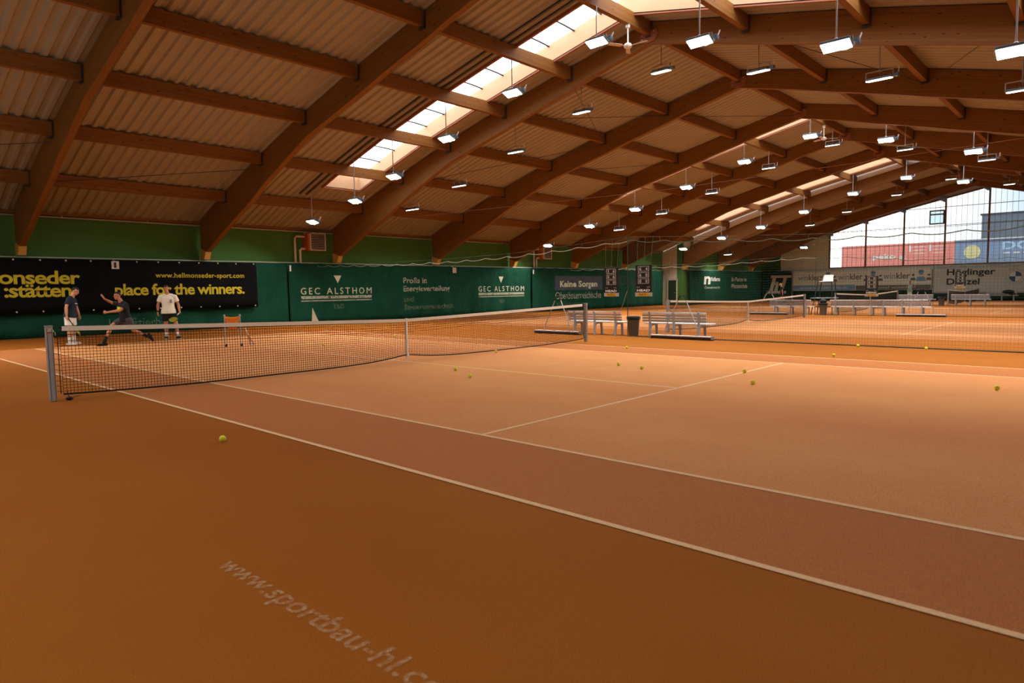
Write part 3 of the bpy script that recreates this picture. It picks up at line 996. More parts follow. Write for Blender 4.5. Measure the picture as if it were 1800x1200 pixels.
# ------------------------------------------------------------------ curtains and banners
def make_cloth(name, label, cat, P0, P1, z0, z1, m, amp=.05, sag=.04, seed=0, group=None, sub=.14, dz=.3, wave=1.0):
    """hanging cloth from P0 to P1 (plan); returns object and surface function"""
    P0, P1 = V((P0[0], P0[1], 0)), V((P1[0], P1[1], 0))
    U = (P1 - P0); L = U.length; U.normalize()
    N = V((U.y, -U.x, 0))          # towards the hall
    def fold(u, z):
        k = .35 + .65 * (1 - (z - z0) / (z1 - z0)) if amp > .03 else 1
        return amp * k * (math.sin(wave * u * 1.9 + seed + .5 * math.sin(z * 1.1)) * .6 + .4 * math.sin(wave * u * 4.3 + 2.1 * seed + z * .7) + .25 * math.sin(u * .6 + seed))
    nu, nz = max(2, int(L / sub)), max(2, int((z1 - z0) / dz))
    b = MB()
    g = []
    for i in range(nu + 1):
        u = L * i / nu
        col = []
        top = z1 - sag * abs(math.sin(u * 2.6 + seed)) * .5
        for j in range(nz + 1):
            z = z0 + (top - z0) * j / nz
            col.append(b.bm.verts.new(P0 + U * u + N * fold(u, z) + V((0, 0, z))))
        g.append(col)
    for i in range(nu):
        for j in range(nz):
            b.face([g[i][j], g[i + 1][j], g[i + 1][j + 1], g[i][j + 1]])
    o = b.done(name, m, None, True)
    so = o.modifiers.new('solid', 'SOLIDIFY'); so.thickness = .006
    tag(o, label, cat, group)
    def surf(q):
        u = (V(q) - P0).dot(U)
        return P0 + U * u + N * (fold(u, q.z) + .016) + V((0, 0, q.z))
    return o, surf
UX, UZ = V((1, 0, 0)), V((0, 0, 1))
G_ = 'green backdrop curtains along the walls'
YC = 17.85
c1, s1 = make_cloth('backdrop_curtain', 'dark green backdrop curtain behind the black banner at left', 'curtain', (X0 + .2, YC), (7.14, YC), .01, 2.9, M_CURT, .075, .05, .3, G_)
c2, s2 = make_cloth('backdrop_curtain', 'green backdrop curtain with two triangle logos in the middle of the wall', 'curtain', (7.2, YC), (24.62, YC), .01, 2.92, M_CURT, .085, .06, 1.7, G_)
c3, s3 = make_cloth('backdrop_curtain', 'green backdrop curtain with a blue field behind the scoreboards', 'curtain', (24.7, YC), (41.75, YC), .01, 2.95, M_CURT, .085, .05, 2.9, G_)
c4, s4 = make_cloth('backdrop_curtain', 'green backdrop curtain with the white n logo in the far hall', 'curtain', (42.75, 15.95), (58.0, 15.95), .01, 2.95, M_CURT, .085, .05, .9, G_)
c5, s5 = make_cloth('backdrop_curtain', 'very dark green corner curtain with the big beige letters', 'curtain', (58.05, 15.95), (60.2, 13.85), .01, 3.0, M_CURTD, .03, .05, .2, G_)
c6, s6 = make_cloth('backdrop_curtain', 'dark green curtain low under the far gable banners', 'curtain', (60.45, 13.75), (60.45, -16.5), .01, 2.8, M_CURTD, .03, .03, 1.2, G_, .3)
ban, sb_ = make_cloth('advertising_banner', 'long black banner with yellow lettering hung on the green curtain', 'banner', (-7.6, 17.64), (5.53, 17.64), .90, 2.88, M_BLACK, .022, .03, .5)
wk, sw = make_cloth('advertising_banner', 'beige banner with three repeated blue and grey people logos on far wall', 'banner', (60.28, 13.78), (60.28, 1.6), .95, 2.98, M_BANNER, .03, .14, 1.1, None, .2, .25, .8)
hg, sh = make_cloth('advertising_banner', 'grey banner with two black words and a round badge on far wall', 'banner', (60.28, 1.55), (60.28, -9.5), .62, 2.92, M_BANGREY, .045, .14, 2.3, None, .2, .25, .6)
for bn, ys in ((wk, (13.5, 10.5, 7.5, 4.5, 1.9)), (hg, (1.3, -1.5, -4.5, -7.5))):
    for y in ys:
        b = MB(); b.tube([(60.28, y, 2.86), (60.56, y, 3.0)], .012, 6); b.done('hanging_cord', M_WHITE, bn)
# eyelets along the black banner
em = MB(); em.lathe((0, 0, 0), [(.03, 0), (.03, .012), (.015, .012)], 10)
eme = bpy.data.meshes.new('eyelet'); em.bm.to_mesh(eme); em.bm.free(); eme.materials.append(M_SAND)
for k in range(17):
    for z in (.97, 2.82):
        q = sb_(V((-7.4 + .8 * k, 17.7, z)))
        e = link('eyelet', eme, ban); e.location = q; e.rotation_euler = (PI / 2, 0, 0)
# top rail of the curtains
b = MB(); b.tube([(X0, 18.0, 2.93), (41.9, 18.0, 2.95)], .022, 8)
tag(b.done('curtain_rail', M_CREAM), 'pale rail along the top of the long wall curtains', 'rail')
b = MB(); b.tube([(42.6, 16.1, 2.97), (58.2, 16.1, 2.97), (60.55, 13.8, 3.0), (60.55, -16, 2.97)], .022, 8)
tag(b.done('curtain_rail', M_CREAM), 'pale rail along the top of the far hall curtains', 'rail')
# white seam tags on the curtains
for cu, x in ((c2, 7.26), (c3, 24.76)):
    b = MB(); b.box((x, YC - .09, 2.66), (.07, .03, .28)); b.done('tag', M_WHITE, cu)
for x, s_, sg, lb in ((-.18, '1', 0, 'small white number 1 plate hanging over the black banner'), (17.55, '2', 0, 'small white number 2 plate hanging over the green curtain')):
    t = thing('number_plate', lb, 'sign', (x, 17.60, 2.68), 0)
    b = MB(); b.bar((x, 17.61, 2.82), (x, 17.98, 2.96), .04, .008); b.done('hook', M_CREAM, t, org=t.location)
    b = MB(); b.box((x, 17.60, 2.68), (.26, .02, .30)); b.done('plate', M_CREAM, t, org=t.location)
    text('numeral', s_, M_RED if s_ == '2' else M_DARKP, t, (x - .05, 17.585, 2.57), UX, UZ, .085 if s_ == '1' else .12, .21, .01, org=t.location)

def T(s, m, cu, sf, x0, x1, z0, z1, bold=.02, sp=1.0, ref=None, shear=0):
    return text('lettering', s, m, cu, (x0, YC, z0), UX, UZ, x1 - x0, z1 - z0, bold, sp, shear, ref=ref, surf=sf)
# black banner
T('onseder', M_YEL, ban, sb_, -3.86, -1.38, 1.95, 2.44, .022, .92)
T('hellm', M_YEL, ban, sb_, -5.72, -3.93, 1.95, 2.44, .022, .92)
T(':stätten', M_YEL, ban, sb_, -3.72, -1.68, 1.48, 1.94, .022, .92)
T('sport', M_YEL, ban, sb_, -5.2, -3.85, 1.36, 1.94, .022, .92)
T('www.hellmonseder-sport.com', M_YEL, ban, sb_, 1.27, 4.95, 2.14, 2.40, .012, 1.05)
T('place for the winners.', M_YEL, ban, sb_, -.24, 4.94, 1.36, 1.96, .022, .92)
T('In  affizierba', M_GHOST, c1, s1, -.45, 1.6, .22, .62, .0)
# middle curtain
for xa, xb, zt in ((7.79, 11.91, 0), (19.66, 23.86, .0)):
    T('GEC ALSTHOM', M_PRINT, c2, s2, xa, xb, 1.42, 1.74, .0, 1.42)
    wd = xb - xa
    b = MB()
    for z0_, z1_ in ((1.2, 1.34), (1.08, 1.13)):
        n_ = 40
        for k in range(n_):
            a, e = xa + wd * k / n_, xa + wd * (k + 1) / n_
            b.poly([s2(V((a, YC, z0_))), s2(V((e, YC, z0_))), s2(V((e, YC, z1_))), s2(V((a, YC, z1_)))])
    b.done('printed_bar', M_FADED, c2)
    xm = (xa + xb) / 2
    b = MB(); b.poly([s2(V((xm - .22, YC, 2.34))), s2(V((xm, YC, 1.95))), s2(V((xm + .22, YC, 2.34)))])
    b.done('triangle_logo', M_PRINT, c2)
    T('T&D', M_GHOST, c2, s2, xm - .33, xm + .33, .68, .92, .01)
for s_, xb, z0_, z1_, m in (('Profis in', 15.65, 1.94, 2.26, M_FADED), ('Energieverteilung', 17.35, 1.40, 1.80, M_FADED), ('und', 14.71, .93, 1.22, M_GHOST), ('Steuerungstechnik', 17.68, .40, .78, M_GHOST)):
    T(s_, m, c2, s2, 13.96, xb, z0_, z1_, .02)
b = MB(); b.poly([s2(V((8.32, YC, .02))), s2(V((8.78, YC, .02))), s2(V((8.40, YC, .78)))]); b.done('painted_light_gap', M_SAND, c2)  # painted triangle stands for light showing through a gap in the curtain
# right curtain
b = MB()
n_ = 30
for k in range(n_):
    a, e = 27.1 + 5.7 * k / n_, 27.1 + 5.7 * (k + 1) / n_
    q = lambda x, z: s3(V((x, YC, z))) + V((0, .006, 0))
    b.poly([q(a, 1.42), q(e, 1.42), q(e, 2.42), q(a, 2.42)])
b.done('printed_field', M_NAVY, c3)
T('Keine Sorgen', M_PRINT, c3, s3, 27.65, 32.1, 1.50, 2.08, .03, 1.05)
T('Oberösterreichische', M_FADED, c3, s3, 27.14, 32.6, .80, 1.30, .0, .95)
T('Versicherung', M_GHOST, c3, s3, 27.2, 30.6, .28, .58, .0)
T('Ober', M_DARKP, c3, s3, 35.0, 38.0, 1.72, 2.45, .0)
# far hall curtain
def T4(s, m, x0, x1, z0, z1, bold=.02, shear=0):
    return text('lettering', s, m, c4, (x0, 15.95, z0), UX, UZ, x1 - x0, z1 - z0, bold, 1.0, shear, surf=s4)
T4('n', M_WHITE, 45.3, 46.5, 1.72, 2.42, .03, .2)
T4('Nufarm', M_WHITE, 46.7, 48.5, 2.0, 2.38, .02)
T4('Österreich', M_FADED, 45.4, 48.5, 1.34, 1.60, .02)
T4('Ihr Partner im', M_SAND, 50.95, 54.2, 1.98, 2.36, .01)
T4('Pflanzenschutz', M_SAND, 50.95, 54.4, 1.35, 1.75, .01)
# corner curtain: slanted h and l between two bars
P0c, P1c = V((58.05, 15.95, 0)), V((60.2, 13.85, 0))
Uc = (P1c - P0c).normalized()
def quadc(b, pts):
    b.poly([s5(P0c + Uc * u + V((0, 0, z))) for u, z in pts])
b = MB()
quadc(b, [(.85, 2.30), (2.95, 2.30), (2.98, 2.55), (.88, 2.55)])
b.done('printed_bar', M_SAND, c5)
b = MB()
quadc(b, [(.45, .72), (2.45, .72), (2.48, .97), (.48, .97)])
b.done('printed_bar', M_SAND, c5)
b = MB()
quadc(b, [(.72, .97), (1.08, .97), (1.42, 2.3), (1.06, 2.3)])
quadc(b, [(1.24, 1.62), (1.36, 1.9), (1.62, 1.9), (1.72, 1.72), (1.55, .97), (1.22, .97), (1.36, 1.6)])
quadc(b, [(1.80, .97), (2.16, .97), (2.56, 2.3), (2.20, 2.3)])
b.done('printed_letters', M_SAND, c5)
# far banners (face -X, read along -Y)
def TE(s, m, cu, sf, y0, y1, z0, z1, bold=.02, sp=1.0):
    return text('lettering', s, m, cu, (60.28, y0, z0), (0, -1, 0), UZ, y0 - y1, z1 - z0, bold, sp, surf=sf)
def disc(b, y, z, r, sf, n=18, sq=1.0):
    b.poly([sf(V((60.28, y - r * math.cos(2 * PI * k / n), z + sq * r * math.sin(2 * PI * k / n)))) for k in range(n)])
for y0, y1, yi in ((13.2, 11.1, 10.35), (9.42, 7.25, 6.35), (5.48, 3.3, 2.45)):
    TE('win', M_BLUEP, wk, sw, y0, y0 - (y0 - y1) * .44, 1.98, 2.52, .0)
    TE('kler', M_GREYP, wk, sw, y0 - (y0 - y1) * .48, y1, 1.98, 2.55, .02)
    TE('personal service', M_GREYP, wk, sw, y0 - .3, y1 + .2, 1.78, 1.88, .0) if False else None
    for dy, sc_, m, nm in ((0, 1, M_LBLUE, 'figure_logo'), (.62, .55, M_GREYP, 'figure_logo'), (-.62, .55, M_GREYP, 'figure_logo')):
        b = MB()
        zz = 2.05 if dy == 0 else 2.0
        disc(b, yi + dy, zz + .32 * sc_ + .12, .2 * sc_, sw)
        b.poly([sw(V((60.28, yi + dy + sc_ * a, zz + sc_ * z))) for a, z in ((.38, -.32), (-.38, -.32), (-.34, -.02), (-.2, .1), (.2, .1), (.34, -.02))])
        b.done(nm, m, wk)
        if dy == 0:
            b = MB(); b.poly([sw(V((60.28, yi + a, zz + z))) + V((-.004, 0, 0)) for a, z in ((.2, .5), (-.2, .5), (-.18, .66), (0, .7), (.18, .66))])
            b.done('figure_logo', M_BLUEP, wk)
def strip(b, y0, y1, z0, z1, sf, d=0.0):
    n = 16
    for k in range(n):
        a, e = y0 + (y1 - y0) * k / n, y0 + (y1 - y0) * (k + 1) / n
        b.poly([sf(V((60.28, a, z0))) + V((d, 0, 0)), sf(V((60.28, e, z0))) + V((d, 0, 0)), sf(V((60.28, e, z1))) + V((d, 0, 0)), sf(V((60.28, a, z1))) + V((d, 0, 0))])
b = MB(); strip(b, 13.7, 7.9, .98, 1.5, sw, .006); b.done('printed_strip', M_LBLUE, wk)
b = MB(); strip(b, 7.85, 1.65, .98, 1.42, sw, .006); b.done('printed_strip', M_GREYP, wk)
TE('www.winkler.jobs.at', M_BANNER, wk, sw, 13.0, 8.6, 1.06, 1.40, .0)
TE('personal winkler', M_BANGREY, wk, sw, 7.0, 3.0, 1.02, 1.34, .0)
TE('Höglinger', M_DARKP, hg, sh, .48, -3.0, 2.02, 2.74, .025)
TE('Denzel', M_DARKP, hg, sh, .48, -1.92, 1.36, 1.92, .025)
b = MB()
n = 24
for k in range(n):
    q = lambda r, a: sh(V((60.28, -4.36 - r * math.cos(a), 2.0 + r * math.sin(a))))
    a0, a1 = 2 * PI * k / n, 2 * PI * (k + 1) / n
    b.poly([q(.63, a0), q(.63, a1), q(.645, a1), q(.645, a0)])
    b.poly([q(.42, a0), q(.42, a1), q(.44, a1), q(.44, a0)])
b.done('badge_ring', M_GREYP, hg)
for m, a0 in ((M_BLUEP, PI / 2), (M_BANNER, 0), (M_BLUEP, 3 * PI / 2), (M_BANNER, PI)):
    b = MB()
    b.poly([sh(V((60.28, -4.36, 2.0)))] + [sh(V((60.28, -4.36 + .41 * math.cos(a0 + k * PI / 16), 2.0 + .41 * math.sin(a0 + k * PI / 16)))) for k in range(9)])
    b.done('badge_quarter', mat('badge_blue', (.02, .09, .25, 1), .7) if m is M_BLUEP else m, hg)

# ------------------------------------------------------------------ tennis nets and posts
def net_top(x): return .914 + (1.07 - .914) * (abs(x) / 6.3) ** 1.12
def net_bot(x):
    a = abs(x)
    return .035 + .115 * math.exp(-(a / .75) ** 1.3) + .055 * max(0, (a - 4.2) / 2.1) ** 1.5
def make_net():
    t = thing('tennis_net', '', 'tennis net')
    b = MB()
    c = .0046
    x = -6.27
    while x <= 6.271:
        b.box((x, 0, (net_top(x) + net_bot(x)) / 2), (c, c, net_top(x) - net_bot(x) - .02))
        x += .0456
    n = 22
    xs = [-6.27 + 12.54 * k / 72 for k in range(73)]
    for j in range(n + 1):
        f = j / n
        pts = [(x, 0, net_bot(x) + (net_top(x) - .03 - net_bot(x)) * f) for x in xs]
        b.loft(pts, [c / 1.5 if j else .013] * len(pts), n=4, round_=False, side=(0, 1, 0))
    for j in range(5):
        pts = [(x, .004, net_top(x) - .075 - .05 * j) for x in xs]
        b.loft(pts, [c / 1.6] * len(pts), n=4, round_=False, side=(0, 1, 0))
    b.done('mesh', M_NET, t)
    b = MB()
    xs = [-6.24 + 12.48 * k / 40 for k in range(41)]
    for s in (-1, 1):
        for p, q in zip(xs, xs[1:]):
            b.poly([(p, s * .008, net_top(p) - .066), (q, s * .008, net_top(q) - .066), (q, s * .008, net_top(q)), (p, s * .008, net_top(p))])
    for p, q in zip(xs, xs[1:]):
        b.poly([(p, -.008, net_top(p)), (q, -.008, net_top(q)), (q, .008, net_top(q)), (p, .008, net_top(p))])
        b.poly([(p, -.008, net_top(p) - .066), (q, -.008, net_top(q) - .066), (q, .008, net_top(q) - .066), (p, .008, net_top(p) - .066)])
    b.done('tape', M_TAPE, t)
    for s in (-1, 1):
        b = MB()
        b.tube([(s * 6.36, 0, 1.055), (s * 6.2, 0, net_top(6.2) - .02)], .006, 6)
        b.tube([(s * 6.30, 0, z) for z in (.1, .4, .7, 1.0)], .006, 6)
        for k in range(12): b.tube([(s * 6.27, 0, .12 + .078 * k), (s * 6.355, 0, .14 + .078 * k)], .0035, 5)
        b.done('net_cord', M_NET, t)
    b = MB()
    b.box((0, -.014, .50), (.05, .006, .84)); b.box((0, .014, .50), (.05, .006, .84)); b.box((0, 0, .921), (.05, .034, .008))
    so = b.done('centre_strap', M_TAPE, t)
    b = MB(); b.box((0, -.02, .32), (.062, .012, .05)); b.box((.01, -.02, .15), (.05, .02, .05)); b.box((0, 0, .045), (.016, .016, .09))
    b.done('buckle', M_WHITE, so)
    return t
def make_post():
    t = thing('net_post', '', 'net post')
    b = MB(); b.box((0, 0, .535), (.085, .085, 1.07)); po = bevel(b.done('post', M_ALU, t), .012)
    b = MB(); b.box((0, 0, 1.078), (.088, .088, .016)); b.done('cap', M_GALV, t)
    b = MB()
    for s in (-1, 1): b.box((.03 * s, -.0435, .53), (.006, .004, 1.02))
    b.done('groove', M_STEEL, t)
    return t
tn = make_net()
nets = [(0, 0, 'white taped tennis net in the foreground court'), (17.4, 0, 'white taped tennis net on the second court, behind the two grey benches'),
        (34.8, 0, 'white taped tennis net on the third court, half hidden behind far benches'), (52.2, -2.1, 'farthest tennis net, in front of the grey gable banner')]
np_ = make_post()
for i, (x, y, lb) in enumerate(nets):
    if i == 0:
        tn.location = (x, y, 0); tn['label'] = lb; tn['group'] = 'tennis nets across the courts'
    else:
        dup(tn, (x, y, 0), 0, lb)
    for s in (-1, 1):
        wh = ['foreground', 'second', 'third', 'farthest'][i] + ' net, ' + ('left' if s < 0 else 'right') + ' end'
        lb2 = 'grey square net post of the ' + wh
        if i == 0 and s < 0:
            np_.location = (-6.4, 0, 0); np_['label'] = lb2 + ', near the camera'; np_['group'] = 'net posts'
        else:
            dup(np_, (x + s * 6.4, y, 0), 0, lb2)
# badge and winder on the nearest post
b = MB()
for k in range(10):
    a0, a1 = PI * k / 10, PI * (k + 1) / 10
    q = lambda r, a: V((.012 + r * math.cos(a), -.0440, 1.0 + r * math.sin(a)))
    b.poly([q(.030, a0), q(.030, a1), q(.042, a1), q(.042, a0)])
    b.poly([q(.014, a0), q(.014, a1), q(.020, a1), q(.020, a0)])
b.done('badge', M_PRINT, np_)
b = MB(); b.box((-.005, -.0445, .985), (.06, .003, .016)); b.done('badge_stripe', M_RED, np_)
b = MB(); b.tube([(.04, .0, .99), (.075, .0, .99), (.075, 0, .94)], .007, 6); b.done('winder', M_GALV, np_)
t = thing('net_weight', 'small black clamp lying at the foot of the nearest net post', 'weight', (-6.22, -.08, 0))
b = MB(); b.sphere((0, 0, .028), (.05, .035, .028), 2); b.done('weight', M_BLK, t, True)
b = MB(); b.tube([(0, 0, .04), (-.01, .03, .09), (.0, .07, .13)], .006, 6); b.tube([(.03, 0, .03), (.1, .03, .05), (.15, .05, .045)], .005, 6); b.done('hook', M_BLK, t)

# ------------------------------------------------------------------ dividing nets
def make_divider(x, rope, y0, y1, label, mesh=True, cell=.066, cord=.0018, seam_y=None):
    t = thing('dividing_net', label, 'dividing net', (x, y0, 0), 0, 'dividing nets between the courts')
    o = t.location
    rz = lambda y: interp(rope, -y) if rope[0][0] < rope[-1][0] else 0
    ys = []
    y = y0
    while y > y1:
        ys.append(y); y -= .5
    ys.append(y1)
    top = lambda y: rz(y) - .09 - .075 * abs(math.sin((y + .1) * PI / 1.06)) ** .8
    if mesh:
        b = MB()
        y = y0
        while y > y1:
            z = top(y)
            b.box((x, y, (z + .03) / 2), (cord, cord, z - .03)); y -= cell
        zz = .05
        while zz < 3:
            pts = [(x, q, zz) for q in ys if zz < top(q)]
            if len(pts) > 1:
                b.loft(pts, [cord / 1.5] * len(pts), n=4, round_=False, side=(1, 0, 0))
            zz += cell
        b.done('mesh', M_GNET, t, org=o)
        b = MB(); b.tube([(x + .03 * math.sin(q * .9), q, .02) for q in ys], .014, 6); b.done('bottom_rope', M_GNET, t, org=o)
        b = MB(); b.tube([(x, y0, .02), (x, y0, rz(y0))], .013, 6); b.done('edge_rope', M_GNET, t, org=o)
    b = MB()
    ysf = []
    y = y0
    while y > y1:
        ysf.append(y); y -= .13
    ysf.append(y1)
    ry = .014 if mesh else .012
    pts = [(x, q, top(q)) for q in ysf]
    b.loft(pts, [(.010, ry)] * len(pts), n=6, round_=False, side=(1, 0, 0))
    b.done('hem_tape', M_HEM if mesh else M_HEML, t, org=o)
    b = MB(); b.tube([(x, q, rz(q)) for q in ys], .005, 6); b.done('suspension_rope', M_HEM, t, org=o)
    b = MB()
    y = y0 - .06
    while y > y1 + .1:
        b.bar((x, y, rz(y)), (x, y, top(y) - .01), .006); y -= 1.06
    b.done('hanging_loop', M_HEM, t, org=o)
    if mesh and x < 10:
        b = MB(); b.tube([(x, y0, 1.45), (x + .25, y0 + .72, .02)], .008, 6); b.lathe((x + .25, y0 + .72, 0), [(.04, 0), (.04, .03), (.015, .06)], 10); b.done('anchor_rope', M_ALU, t, org=o)
    return t
RA = [(-17.8, 2.91), (-11.4, 2.74), (-7.9, 2.74), (-4.9, 2.79), (-2.4, 2.92), (-.1, 3.06), (2.65, 2.90), (5.7, 2.77), (8.6, 2.76), (12, 2.80), (17.8, 2.95)]
make_divider(8.72, RA, .1, -17.8, 'green court dividing net hanging from a rope right of the near grey bin')
make_divider(8.72, RA, 17.8, .1, 'rope with gathered scalloped tape running from the wall to the net corner', mesh=False)
RB = [(-15.8, 2.85), (-6.2, 2.80), (-3.3, 2.92), (-.4, 3.02), (1.45, 2.95), (3.9, 2.72), (8, 2.65), (17.8, 2.95)]
make_divider(26.2, RB, .3, -17.8, 'second dividing net, behind the umpire chair', True, .16, .0018)
make_divider(26.2, RB, 15.8, .3, 'rope with scalloped tape continuing the second dividing net to the far wall', mesh=False)
RC_ = [(-15.8, 2.85), (-1.0, 3.0), (8, 2.7), (17.8, 2.95)]
make_divider(43.6, RC_, -1.6, -17.8, 'third dividing net, farthest back', True, .22, .0020)

# ------------------------------------------------------------------ scoreboards
def scoreboard(x, y, z0, z1, w, zr, digits, plate, label):
    t = thing('scoreboard', label, 'scoreboard', (x, y, z0), 0, 'hanging flip scoreboards')
    o = t.location
    H = z1 - z0
    U, N = V((0, -1, 0)), V((-1, 0, 0))
    P = lambda u, v, n=0.0: V((x, y, z0)) + U * (u * w) + UZ * (v * H) + N * n
    def bx(b, u0, u1, v0, v1, n, d=.006):
        c = P((u0 + u1) / 2, (v0 + v1) / 2, n)
        b.box(c, (d, (u1 - u0) * w, (v1 - v0) * H))
    b = MB(); bx(b, -.5, .5, .13, 1, 0, .025); bd = bevel(b.done('board', M_BLK, t, org=o), .004)
    for r in range(3):
        v0 = .80 - .195 * r
        b = MB()
        bx(b, -.33, .33, v0, v0 + .008, .015); bx(b, -.33, .33, v0 + .15, v0 + .158, .015); bx(b, -.33, -.315, v0, v0 + .158, .015); bx(b, .315, .33, v0, v0 + .158, .015)
        b.done('score_window', M_WHITE, bd, org=o)
        for k, u in enumerate((-.25, .13)):
            text('numeral', digits[r][k], M_WHITE, bd, P(u + (.04 if digits[r][k] == '1' else 0), v0 + .03, .017), U, UZ, w * (.04 if digits[r][k] == '1' else .12), H * .095, .0, org=o)
    for u, s_ in ((-.42, 'HOST'), (.2, 'GUEST')):
        text('lettering', s_, M_WHITE, bd, P(u, .285, .017), U, UZ, w * .2, H * .025, .0, org=o)
    text('lettering', 'HEAD', M_WHITE, bd, P(-.40, .155, .017), U, UZ, w * .8, H * .075, .045, 1.02, org=o)
    b = MB(); bx(b, -.52, .52, 0, .125, 0, .02); pl = b.done('name_plate', M_BENCHG, t, org=o)
    b = MB(); bx(b, -.34, .34, .01, .115, .013, .004); b.done('name_field', M_PLATE, pl, org=o)
    text('lettering', 'PLATZ ' + plate, M_DARKP, pl, P(-.27, .03, .017), U, UZ, w * .54, H * .065, .02, org=o)
    if zr:
        for u in (-.42, 0, .42):
            b = MB(); b.tube([P(u, .99), V((8.72 if x < 20 else x, y - u * w * 1.12, zr))], .005, 5); b.done('cord', M_HEM, t, org=o)
    else:
        b = MB(); b.tube([P(0, 0), V((x, y, 0))], .02, 8); b.box((x, y, .02), (.4, .4, .04)); b.done('stand', M_GALV, t, org=o)
scoreboard(8.66, .66, 1.24, 2.14, .52, 2.99, ['16', '06', '00'], '2', 'black hanging scoreboard left of the net corner rope, upper left of grey bin')
scoreboard(8.62, -.53, 1.24, 2.18, .56, 3.04, ['64', '60', '00'], '1', 'black hanging scoreboard right of the net corner rope, above the grey bin')
scoreboard(26.2, -2.27, .93, 1.90, .56, 2.96, ['60', '40', '00'], '3', 'black scoreboard hanging over the far pair of benches, before the third net')
scoreboard(43.6, -3.12, 1.17, 2.16, .58, 2.98, ['00', '00', '00'], '4', 'farthest black scoreboard, in front of the grey gable banner')

# ------------------------------------------------------------------ benches
def make_bench():
    """back towards -X, origin under the back posts at the middle, length along Y"""
    t = thing('court_bench', '', 'bench')
    for y in (-.80, 0, .80):
        b = MB()
        b.bar((-.02, y, 0), (.01, y, .42), .07, .06, (0, 1, 0)); b.bar((.01, y, .40), (-.04, y, .78), .06, .05, (0, 1, 0))
        b.bar((.0, y, .37), (.42, y, .38), .05, .05); b.bar((.10, y, .36), (.02, y, .22), .03, .03)
        bevel(b.done('frame', M_BENCHG, t), .006)
        b = MB(); b.bar((.42, y, .0), (.37, y, .38), .06, .06, (0, 1, 0)); b.box((.42, y, .01), (.1, .08, .02)); b.done('leg', M_BENCHG, t)
    for k in range(4):
        b = MB(); b.box((.12 + .095 * k, -.02, .42), (.085, 2.18, .035)); bevel(b.done('seat_slat', M_BENCHW, t), .008)
    for k in range(4):
        z = .50 + .08 * k
        b = MB(); b.box((.02 - .013 * k, .02, z), (.03, 2.10, .058)); bevel(b.done('back_slat', M_BENCHW if k == 3 else M_BENCHG, t), .008)
    return t
bn = make_bench()
benches = [((8.86, 1.45, 0), 0, 'grey slatted bench left of the grey bin, behind the net post'), ((8.84, -1.42, 0), 0, 'grey slatted bench right of the grey bin, behind the dividing net'),
           ((26.3, 1.56, 0), 0, 'far slatted bench left of the umpire chair, behind the second net'), ((26.3, -1.45, 0), 0, 'far slatted bench just right of the umpire chair, under the scoreboard'),
           ((26.34, -3.55, 0), 0, 'far slatted bench right of the scoreboard, behind the drag brush'), ((43.8, -.56, 0), 0, 'distant slatted bench left of the distant grey bin'),
           ((43.8, -3.66, 0), 0, 'distant slatted bench right of the distant grey bin, under the last scoreboard'), ((59.2, -3.6, 0), 0, 'last bench, against the gable wall with a dark bag on it')]
for i, (p, a, lb) in enumerate(benches):
    if i == 0:
        bn.location = p; bn['label'] = lb; bn['group'] = 'slatted benches beside the courts'
    else:
        dup(bn, p, a, lb)
b = MB(); b.sphere((59.18, -4.05, .74), (.20, .42, .17), 3); b.sphere((59.32, -4.3, .58), (.2, .3, .15), 3)
tag(b.done('sports_bag', M_BLACKC, None, True), 'dark sports bag lying on the last bench by the gable wall', 'bag')

# ------------------------------------------------------------------ bins
def make_bin():
    t = thing('waste_bin', '', 'bin')
    b = MB(); b.lathe((0, 0, 0), [(.145, 0), (.15, .01), (.195, .58), (.21, .58), (.21, .60), (.18, .60), (.175, .5), (.13, .03)], 28); b.done('bucket', M_BIN, t, True)
    b = MB(); b.lathe((0, 0, 0), [(.200, .50), (.216, .53), (.222, .60), (.205, .615), (.17, .60), (.165, .45)], 28)
    bg_ = b.done('bag_liner', M_BAG, t, True)
    b = MB()
    for s in (-1, 1): b.box((0, s * .215, .55), (.09, .02, .03))
    b.done('handle', M_BIN, t)
    return t
bb = make_bin()
bb.location = (9.05, .10, 0); bb['label'] = 'grey waste bin with black liner between the two near benches'; bb['group'] = 'grey waste bins beside the benches'
b2 = dup(bb, (26.3, -.06, 0), 0, 'grey bin with a bulging dark bag at the foot of the umpire chair')
b = MB(); b.sphere((0, 0, .68), (.15, .17, .15), 3); b.sphere((.02, .05, .78), (.07, .08, .06), 2); b.done('bulging_bag', M_BAG, b2, True)
dup(bb, (43.7, -2.08, 0), 0, 'small distant grey bin between the two distant benches')

# ------------------------------------------------------------------ drag brushes with A-shaped handles
def make_brush():
    """bar along Y, centre at the origin, handle standing up and leaning back to +X"""
    t = thing('drag_brush', '', 'drag brush')
    b = MB(); b.box((0, 0, .10), (.13, 2.0, .035)); bevel(b.done('beam', M_BENCHW, t), .006)
    b = MB(); b.box((0, 0, .042), (.12, 1.98, .082)); b.done('bristles', M_BRIS, t)
    b = MB()
    for s in (-1, 1): b.box((0, s * .985, .08), (.14, .03, .09)); b.box((0, s * .5, .125), (.06, .08, .02))
    b.done('bracket', M_GALV, t)
    for s in (-1, 1):
        b = MB(); b.tube([(.0, s * .55, .12), (.01, s * .52, .32), (.05, s * .07, 1.24)], .014, 8); b.done('handle_tube', M_GALV, t)
    b = MB(); b.tube([(.045, -.13, 1.12), (.05, -.06, 1.26), (.05, .06, 1.26), (.045, .13, 1.12)], .019, 8); b.done('grip', M_BLK, t)
    return t
br_ = make_brush()
